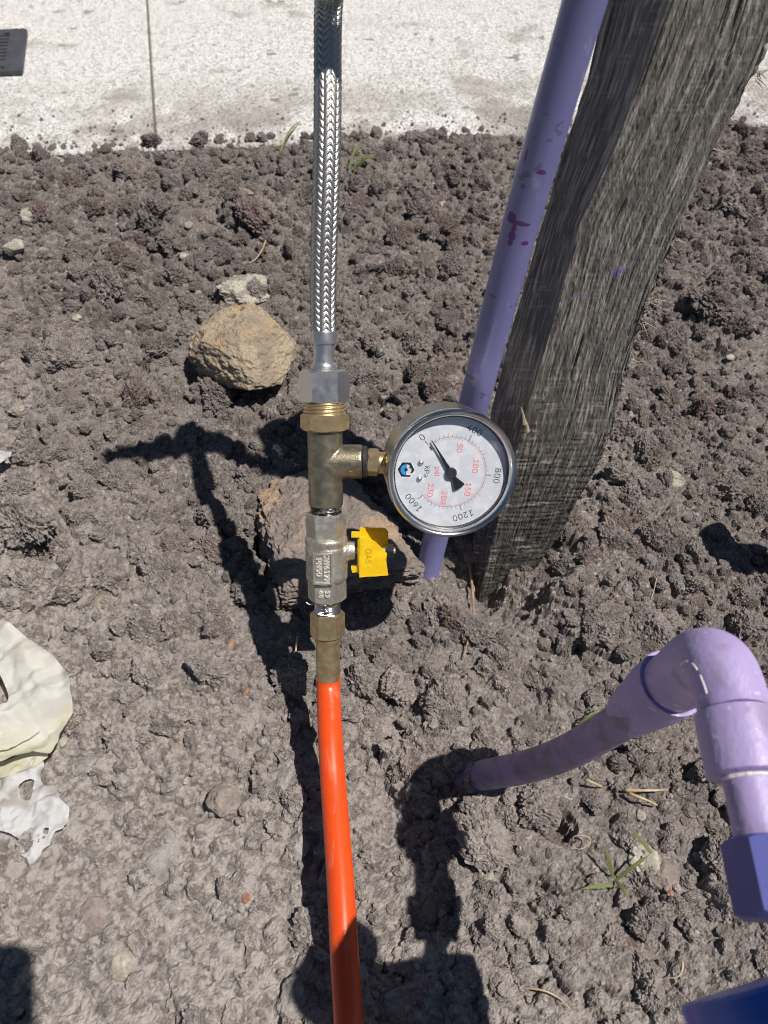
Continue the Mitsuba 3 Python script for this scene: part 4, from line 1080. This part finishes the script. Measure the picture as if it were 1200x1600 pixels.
for aa in np.linspace(0, 2 * math.pi, 90, endpoint=False):
    if meshkit.noise(V(aa * 2.2, 0.3, 0.1), 3) > 0.36:
        q = trimesh.creation.icosphere(subdivisions=1, radius=0.0007 + 0.0004 * meshkit.noise(V(aa * 9, 1, 0))); q.apply_translation([0.0102 * math.cos(aa), 0.0102 * math.sin(aa), 0]); ce.append(put(q, ff))
add('cement_bead', cat_(*ce), CEMENT, smooth=True, parent=ip)
tt, aa_, bb_ = frames(np.array(elb), RGT)
pts = []
for i in range(int(len(elb) * 0.62), int(len(elb) * 0.97)):
    d = CAM - elb[i]; d -= tt[i] * (d @ tt[i]); d /= np.linalg.norm(d)
    side = np.cross(tt[i], d); side = side if side @ RGT < 0 else -side
    rad = np.interp(i / len(elb), [0, 0.08, 0.5, 1], [0.0146, 0.0149, 0.0146, 0.0137])
    o = d * math.cos(0.62) + side * math.sin(0.62)
    pts.append(elb[i] + o * rad)
segs = [tube(np.array(pts[k0:k1]), 0.00045, 8) for k0, k1 in ((5, 10), (11, 15), (16, 24)) if k1 <= len(pts)]
if segs: add('mould_seam', cat_(*segs), CEMENT, smooth=True, parent=ip)
# violet-blue union nut on the pipe, faceted
un_d = pd[-1] - pd[-10]; un_d /= np.linalg.norm(un_d)
UN0 = P(1197, 1312, 0.2765)
UF = frame(UN0, un_d, RGT)
add('union_nut', put(hexnut(0.0138, 0.0, 0.0255, math.radians(14)), UF), BLUE2, smooth=20, parent=ip)
add('neck', tube([P(1238, 1400, 0.2660), P(1268, 1532, 0.243)], 0.0062, 40), BLUE2, smooth=35, parent=ip)
# the large blue body that the pipe runs into, cut off by the frame
bf = thing('blue_valve', 'large bright blue plastic valve body cut off by the lower right corner', 'valve')
B0 = P(1240, 1517, 0.240)
bx_d = RGT * 0.24 + DWN * 0.80 - FWD * 0.57
BF = frame(B0, bx_d, RGT)
add('body', put(lathe([(0.020, 0), (0.0362, 0.0004), (0.0370, 0.0016), (0.0370, 0.050), (0.034, 0.056), (0.022, 0.062)], 48), BF), BLUE, smooth=20, parent=bf)
add('outlet', put(cyl(0.020, 0.06, 0.11, 40), BF), BLUE, smooth=30, parent=bf)
ha, hb = caster(545, 1462, 0.345), caster(478, 1590, 0.380)
hq, _, _ = smooth_path([ha, ha * 0.5 + hb * 0.5 + V(0.004, 0, 0.004), hb], 0.002)
add('lever', tube(hq, 0.020 * np.sqrt(np.clip(1 - np.linspace(-1, 1, len(hq)) ** 8, 0.02, 1)), 32), BLUE, smooth=40, parent=bf)
add('spindle', tube(smooth_path([ha * 0.4 + hb * 0.6, caster(600, 1540, 0.315), B0 + bx_d * 0.03 + V(0.03, 0, 0)], 0.004)[0], 0.012, 24), BLUE, smooth=40, parent=bf)

# ------------------------------------------------------------------ the garden tap just outside the right edge, and the phone that takes the picture
gt = thing('standpipe_tap', 'lilac standpipe with a small tap right of the picture', 'tap')
sp = V(0.445, 0.355, 0)
add('pipe', tube([sp + V(0, 0, -0.1), sp + V(0, 0, 0.30)], 0.0135, 32), LILAC, smooth=30, parent=gt)
add('body', tube([sp + V(0.01, 0, 0.245), sp + V(-0.035, 0.008, 0.245)], 0.008, 24), BRASS, smooth=30, parent=gt)
add('handle', put(lathe([(0.017, -0.020), (0.021, -0.016), (0.021, 0.020), (0.017, 0.024)], 24), frame(sp + V(-0.050, 0.010, 0.235), V(0.0, 0.2, 1), V(1, 0, 0))), BLUE, smooth=30, parent=gt)
ph_o = CAM - FWD * 0.0075
pm = frame(ph_o, -FWD, RGT)
phb = sbox(-0.055, -0.130, 0.0165, 0.0165).buffer(-0.011).buffer(0.011)
pk = thing('phone', 'dark phone held over the bed, casting the lower left shadow', 'phone')
mm = np.eye(4); mm[:3, 0] = RGT; mm[:3, 1] = -DWN; mm[:3, 2] = -FWD; mm[:3, 3] = CAM - FWD * 0.004
add('case', put(slab(phb, 0.008, 0.0), mm), PHONE, smooth=25, parent=pk)

# ------------------------------------------------------------------ drain grate in the footpath
gc = G(42, 116, 0.012); gu = G(-90, 116, 0.012); gu = (gu - gc)[:2] / np.linalg.norm((gu - gc)[:2])
c1, c2, c3 = G(36, 116, 0.013)[:2], G(44, 49, 0.013)[:2], G(-90, 122, 0.013)[:2]
ex = (c1 - c3) / np.linalg.norm(c1 - c3); wv = c2 - c1; ey = wv / np.linalg.norm(wv); Lg = np.linalg.norm(wv)
gm = np.eye(4); gm[:2, 0], gm[:2, 1], gm[:3, 3] = ex, ey, np.r_[c1, 0.0125]
plate = Polygon([(0, 0), (0, Lg), (-0.16, Lg), (-0.16, 0)]).buffer(-0.008).buffer(0.008)
holes = []
for i in range(8):
    yy = Lg * (0.24 + 0.080 * i)
    holes.append(Polygon([(-0.030, yy + 0.003), (-0.130, yy - 0.001), (-0.130, yy + 0.006), (-0.030, yy + 0.0085)]))
from shapely import union_all
holes.append(Point(-0.036, Lg * 0.88).buffer(0.006)); holes.append(Point(-0.06, Lg * 0.86).buffer(0.009)); holes.append(Point(-0.034, Lg * 0.10).buffer(0.004))
gk = thing('drain_grate', 'dark grey slotted drain grate set in the footpath, upper left', 'drain grate')
add('frame', put(slab(plate.difference(union_all(holes)), 0.006), gm), GRATE, smooth=False, parent=gk)
add('recess', put(slab(plate.buffer(-0.004), 0.0015, 0.0003), gm), CAVITY, smooth=False, parent=gk)

# ------------------------------------------------------------------ plastic film at the left edge
def film(outline, holes, lift, wr, seed, step=0.0016, drape=0.0):
    poly = Polygon(outline, holes)
    x0, y0, x1, y1 = poly.bounds
    xs, ys = np.arange(x0, x1 + step, step), np.arange(y0, y1 + step, step)
    X, Y = np.meshgrid(xs, ys)
    from shapely import contains_xy, boundary, distance, points
    inn = contains_xy(poly, X, Y)
    cell = inn[:-1, :-1] | inn[:-1, 1:] | inn[1:, :-1] | inn[1:, 1:]
    grow = inn.copy()
    grow[:-1, :-1] |= cell; grow[:-1, 1:] |= cell; grow[1:, :-1] |= cell; grow[1:, 1:] |= cell
    bd_ = poly.boundary
    for i_, j_ in zip(*np.nonzero(grow & ~inn)):
        q_ = bd_.interpolate(bd_.project(Point(X[i_, j_], Y[i_, j_]))); X[i_, j_], Y[i_, j_] = q_.x, q_.y
    keep = grow; inn = grow
    idx = -np.ones(X.shape, int); idx[inn] = np.arange(inn.sum())
    a, b, c, d = idx[:-1, :-1], idx[:-1, 1:], idx[1:, 1:], idx[1:, :-1]
    ok = (a >= 0) & (b >= 0) & (c >= 0) & (d >= 0)
    f = np.vstack([np.stack([a, b, c], -1)[ok], np.stack([a, c, d], -1)[ok]])
    x, y = X[inn], Y[inn]
    z = lift(x, y) + wr(x, y)
    return trimesh.Trimesh(np.stack([x, y, z], 1), f, process=True)


pxy = lambda L, h=0.0: [tuple(G(px, py, h)[:2]) for px, py in L]
bag_o = pxy([(-150, 905), (-70, 930), (0, 969), (30, 990), (58, 1010), (86, 1030), (104, 1050), (114, 1068), (115, 1083), (108, 1108), (92, 1138), (72, 1171), (40, 1172), (0, 1190), (-70, 1215), (-160, 1215)], 0.028)
bag_h = [pxy([(-40, 1040), (0, 1052), (8, 1072), (19, 1098), (12, 1103), (-40, 1104)], 0.028)]
def rid(x, y, sx, sy, seed, sc):
    n_ = meshkit.fbm(np.stack([x * sc * sx, y * sc * sy, 0 * x], -1), 3, seed); return 1 - np.abs(n_ - 0.5) * 4
bx_, by_ = G(115, 1083, 0.028)[:2]
def bag_lift(x, y):
    e_ = np.clip((bx_ - x) / 0.10, 0, 1)
    fold = np.clip((y - G(0, 1150)[1]) / 0.09, -1, 1)
    return 0.030 + 0.010 * np.sin(e_ * 3.0) + 0.008 * fold
cr = random.Random(21)
CRE = [(cr.uniform(-0.34, -0.17), cr.uniform(0.14, 0.30), cr.gauss(2.2, 0.5), cr.uniform(0.12, 0.75), cr.uniform(0.004, 0.022)) for _ in range(34)]
def bag_wr(x, y):
    z = 0.0010 * rid(x, y, 1, 1, 8, 150) + 0.0016 * rid(x * 0.8 + y * 0.6, -x * 0.6 + y * 0.8, 1.8, 0.6, 6, 60)
    for cx, cy, an, sl, wd in CRE:
        q = (x - cx) * math.cos(an) + (y - cy) * math.sin(an)
        z = z + sl * np.clip(wd - np.abs(q), 0, wd)
    return z - 0.022
bg = thing('plastic_bag', 'crumpled yellowish white plastic film at the left edge', 'plastic bag')
add('film', film(bag_o, bag_h, bag_lift, bag_wr, 5), BAG, smooth=True, parent=bg)
fs_o = pxy([(-60, 1110), (0, 1106), (22, 1102), (40, 1098), (50, 1108), (44, 1122), (28, 1134), (0, 1152), (-60, 1176)], 0.045)
add('folded_strip', film(fs_o, [], lambda x, y: bag_lift(x, y) + bag_wr(x, y) + 0.004, lambda x, y: 0.0012 * rid(x, y, 1, 1, 55, 90), 9, 0.0012), BAG, smooth=True, parent=bg)
# turned-under lip along its near edge
lip_o = pxy([(-120, 1196), (0, 1186), (40, 1170), (70, 1168), (72, 1180), (50, 1195), (0, 1214), (-120, 1230)], 0.016)
lip_k = add('turned_edge', film(lip_o, [], lambda x, y: 0.010 + 0 * x, lambda x, y: 0.004 * rid(x, y, 1, .6, 15, 70), 6), BAG, smooth=True, parent=bg)
sc_o = pxy([(-60, 1205), (0, 1212), (30, 1200), (70, 1188), (72, 1200), (66, 1222), (72, 1232), (88, 1232), (96, 1250), (112, 1266), (111, 1290), (104, 1300), (90, 1304), (82, 1324), (70, 1330), (66, 1350), (52, 1356), (48, 1346), (36, 1340), (36, 1316), (20, 1306), (0, 1300), (-60, 1300)], 0.006)
sc_h = [pxy([(34, 1232), (44, 1222), (56, 1220), (54, 1244), (46, 1256), (34, 1248)], 0.006), pxy([(68, 1302), (78, 1296), (84, 1302), (76, 1310)], 0.006), pxy([(36, 1312), (48, 1306), (54, 1312), (44, 1318)], 0.006)]
def sc_lift(x, y): return np.maximum(gz(x, y), 0.0) * 0.55 + 0.004 + 0.003
k = add('plastic_scrap', film(sc_o, sc_h, sc_lift, lambda x, y: 0.0016 * rid(x, y, 1, 1, 25, 110) + 0.003 * rid(x, y, 1, 1, 27, 45), 7, 0.0012), SCRAP, smooth=True)
tag(k, 'torn white plastic scrap with holes pressed into the soil below the bag', 'plastic scrap')
k = add('white_shard', film(pxy([(-14, 712), (6, 710), (22, 713), (20, 720), (2, 730), (-14, 730)], 0.01), [], lambda x, y: 0.014 + 0 * x, lambda x, y: 0.002 * rid(x, y, 1, 1, 35, 60), 8), SCRAP, smooth=True)
tag(k, 'small curved white shard at the left edge', 'shard')

# ------------------------------------------------------------------ small plants, straws and roots
def strand(name, label, catg, pts, r, m, group=None, lift=0.002, taper=0.4):
    w = [on_ground(px, py) + V(0, 0, lift + (h if h else 0)) for px, py, *hh in pts for h in [hh[0] if hh else 0]]
    p = smooth_path(w, 0.0015)[0]
    return tag(add(name, tube(p, np.linspace(r, r * taper, len(p)), 8), m, smooth=True), label, catg, group)


strand('root_strand', 'thin brown root strand hanging in front of the stake foot', 'root', [(731, 893, .012), (735, 915, .010), (739, 948, .006), (735, 985, .004), (727, 1020, .003), (719, 1050, .001)], 0.0013, ROOT)
strand('root_strand', 'short pale root fibre beside the stake foot', 'root', [(741, 925, .006), (732, 905, .012), (727, 895, .014)], 0.0007, STRAW)
strand('dry_stalk', 'straight straw stalk, upper of two below the lilac pipe', 'dry stalk', [(972, 1243, .008), (1000, 1244, .009), (1036, 1242, .008)], 0.0013, STRAW)
strand('dry_stalk', 'straw stalk slanting, lower of two below the lilac pipe', 'dry stalk', [(978, 1248, .008), (998, 1255, .007), (1023, 1264, .005)], 0.0012, STRAW)
strand('dry_stalk', 'short straw stalk tucked under the curved lilac pipe', 'dry stalk', [(912, 1228, .008), (925, 1232, .007), (938, 1236, .005)], 0.0010, STRAW)
strand('dry_stalk', 'pale green straw just left of the violet union nut', 'dry stalk', [(1098, 1323, .006), (1115, 1331, .007), (1138, 1340, .006)], 0.0010, STRAW)
strand('dry_stalk', 'curled pale root fibre at the bottom right of the bed', 'dry stalk', [(818, 1547, .004), (850, 1552, .005), (870, 1562, .005), (888, 1578, .003)], 0.0007, STRAW)
strand('dry_stalk', 'curled straw ring left of the grass seedling', 'dry stalk', [(892, 1318, .006), (905, 1312, .007), (918, 1318, .007), (912, 1328, .005), (892, 1322, .005)], 0.0006, STRAW)
strand('dry_stalk', 'thin pale stick standing left of the brass ferrule', 'dry stalk', [(467, 1008, .012), (463, 1040, .008), (466, 1062, .005), (475, 1085, .003)], 0.0008, STRAW)
strand('dry_stalk', 'pale twig with a fork behind the tan stone', 'dry stalk', [(418, 398, .018), (408, 415, .014), (382, 424, .008)], 0.0010, STRAW)
strand('dry_stalk', 'hair thin root right of the stake foot', 'dry stalk', [(1022, 912, .006), (1015, 940, .006), (1005, 965, .003)], 0.0004, STRAW)
strand('dry_stalk', 'fine pale fibre in the soil near the bottom right', 'dry stalk', [(1055, 1420, .004), (1066, 1430, .005), (1080, 1442, .003)], 0.0005, STRAW)
strand('dry_stalk', 'bent pale fibre lowest right in the bed', 'dry stalk', [(1062, 1505, .004), (1058, 1525, .006), (1036, 1530, .004)], 0.0007, STRAW)
k = add('white_shard', film(pxy([(833, 1503), (850, 1500), (864, 1504), (850, 1514), (840, 1514)], 0.01), [], lambda x, y: gz(x, y) + 0.004, lambda x, y: 0.002 * rid(x, y, 1, 1, 45, 60), 9, 0.0008), SCRAP, smooth=True)
tag(k, 'small white curled flake low on the right', 'shard')


def blade(p0, p1, bend, w, nseg=14):
    p0, p1 = np.asarray(p0), np.asarray(p1)
    t = np.linspace(0, 1, nseg)[:, None]
    c = p0 * (1 - t) + p1 * t + V(0, 0, 1) * bend * np.sin(np.pi * t)
    d = p1 - p0; s = np.cross(d, CAM - p0); s /= np.linalg.norm(s)
    wd = w * np.sqrt(np.clip(1 - (2 * t - 0.75) ** 2 / 1.6, 0.02, 1)) * np.clip((1.02 - t) * 3, 0, 1)
    up = np.cross(s, d / np.linalg.norm(d)) * 0.25
    v = np.stack([c + s * wd, c + up * wd, c - s * wd], 1).reshape(-1, 3)
    return trimesh.Trimesh(v, grid_faces(nseg, 3), process=False)


def seedling(label, blades, w, group=None):
    r_ = thing('grass_seedling', label, 'grass seedling', group)
    for (a, ha), (b_, hb), bend in blades:
        add('blade', blade(on_ground(*a) + V(0, 0, ha), on_ground(*b_) + V(0, 0, hb), bend, w * 0.55), GRASS, smooth=True, parent=r_)


seedling('green grass seedling with crossed blades in the lower right soil', [(((958, 1380), .004), ((930, 1332), .022), .004), (((958, 1378), .004), ((977, 1415), .012), .003), (((960, 1378), .004), ((1006, 1347), .018), .004), (((1006, 1347), .018), ((970, 1306), .020), .001), (((955, 1386), .003), ((900, 1393), .004), .003)], 0.0022)
seedling('single bent grass blade at the footpath edge left of the braided hose', [(((437, 258), .006), ((475, 218), .03), .012)], 0.0028)
seedling('blurred green tuft at the footpath edge right of the braided hose', [(((545, 268), .004), ((566, 240), .02), .008), (((560, 266), .004), ((590, 262), .012), .008), (((552, 270), .004), ((575, 256), .014), .006)], 0.003)
seedling('small green blades behind the curved lilac pipe', [(((898, 1142), .004), ((925, 1126), .014), .006), (((905, 1138), .004), ((938, 1118), .016), .006)], 0.0012)

for nm, q in (('gauge', FC), ('tee', Q1 + U * A(730)), ('hose1060', Q1), ('hose520', hose_pts[0]), ('hosetop', hose_pts[4]), ('post top', rows[0, 1]), ('pipe top', top_p), ('arm_b', arm_b), ('elbow', elb[40]), ('union', UN0), ('blue', B0), ('standtap', sp + V(-.05, .01, .24)), ('oh1440', oh[5])):
    t = q[2] / -LIGHT[2]
    s = q + LIGHT * t
    print(nm, q.round(3), 'px', [round(float(v)) for v in proj(q)[:2]], 'shadow px', [round(float(v)) for v in proj(s)[:2]])

for nm, q in (('post top L', rows[0, 0]), ('post top R', rows[0, 1]), ('post top RT', rows[0, 2]), ('ha', ha), ('hb', hb)):
    s_ = q + LIGHT * q[2] / -LIGHT[2]
    print(nm, q.round(3), 'px', [round(float(v)) for v in proj(q)[:2]], 'shadow px', [round(float(v)) for v in proj(s_)[:2]])
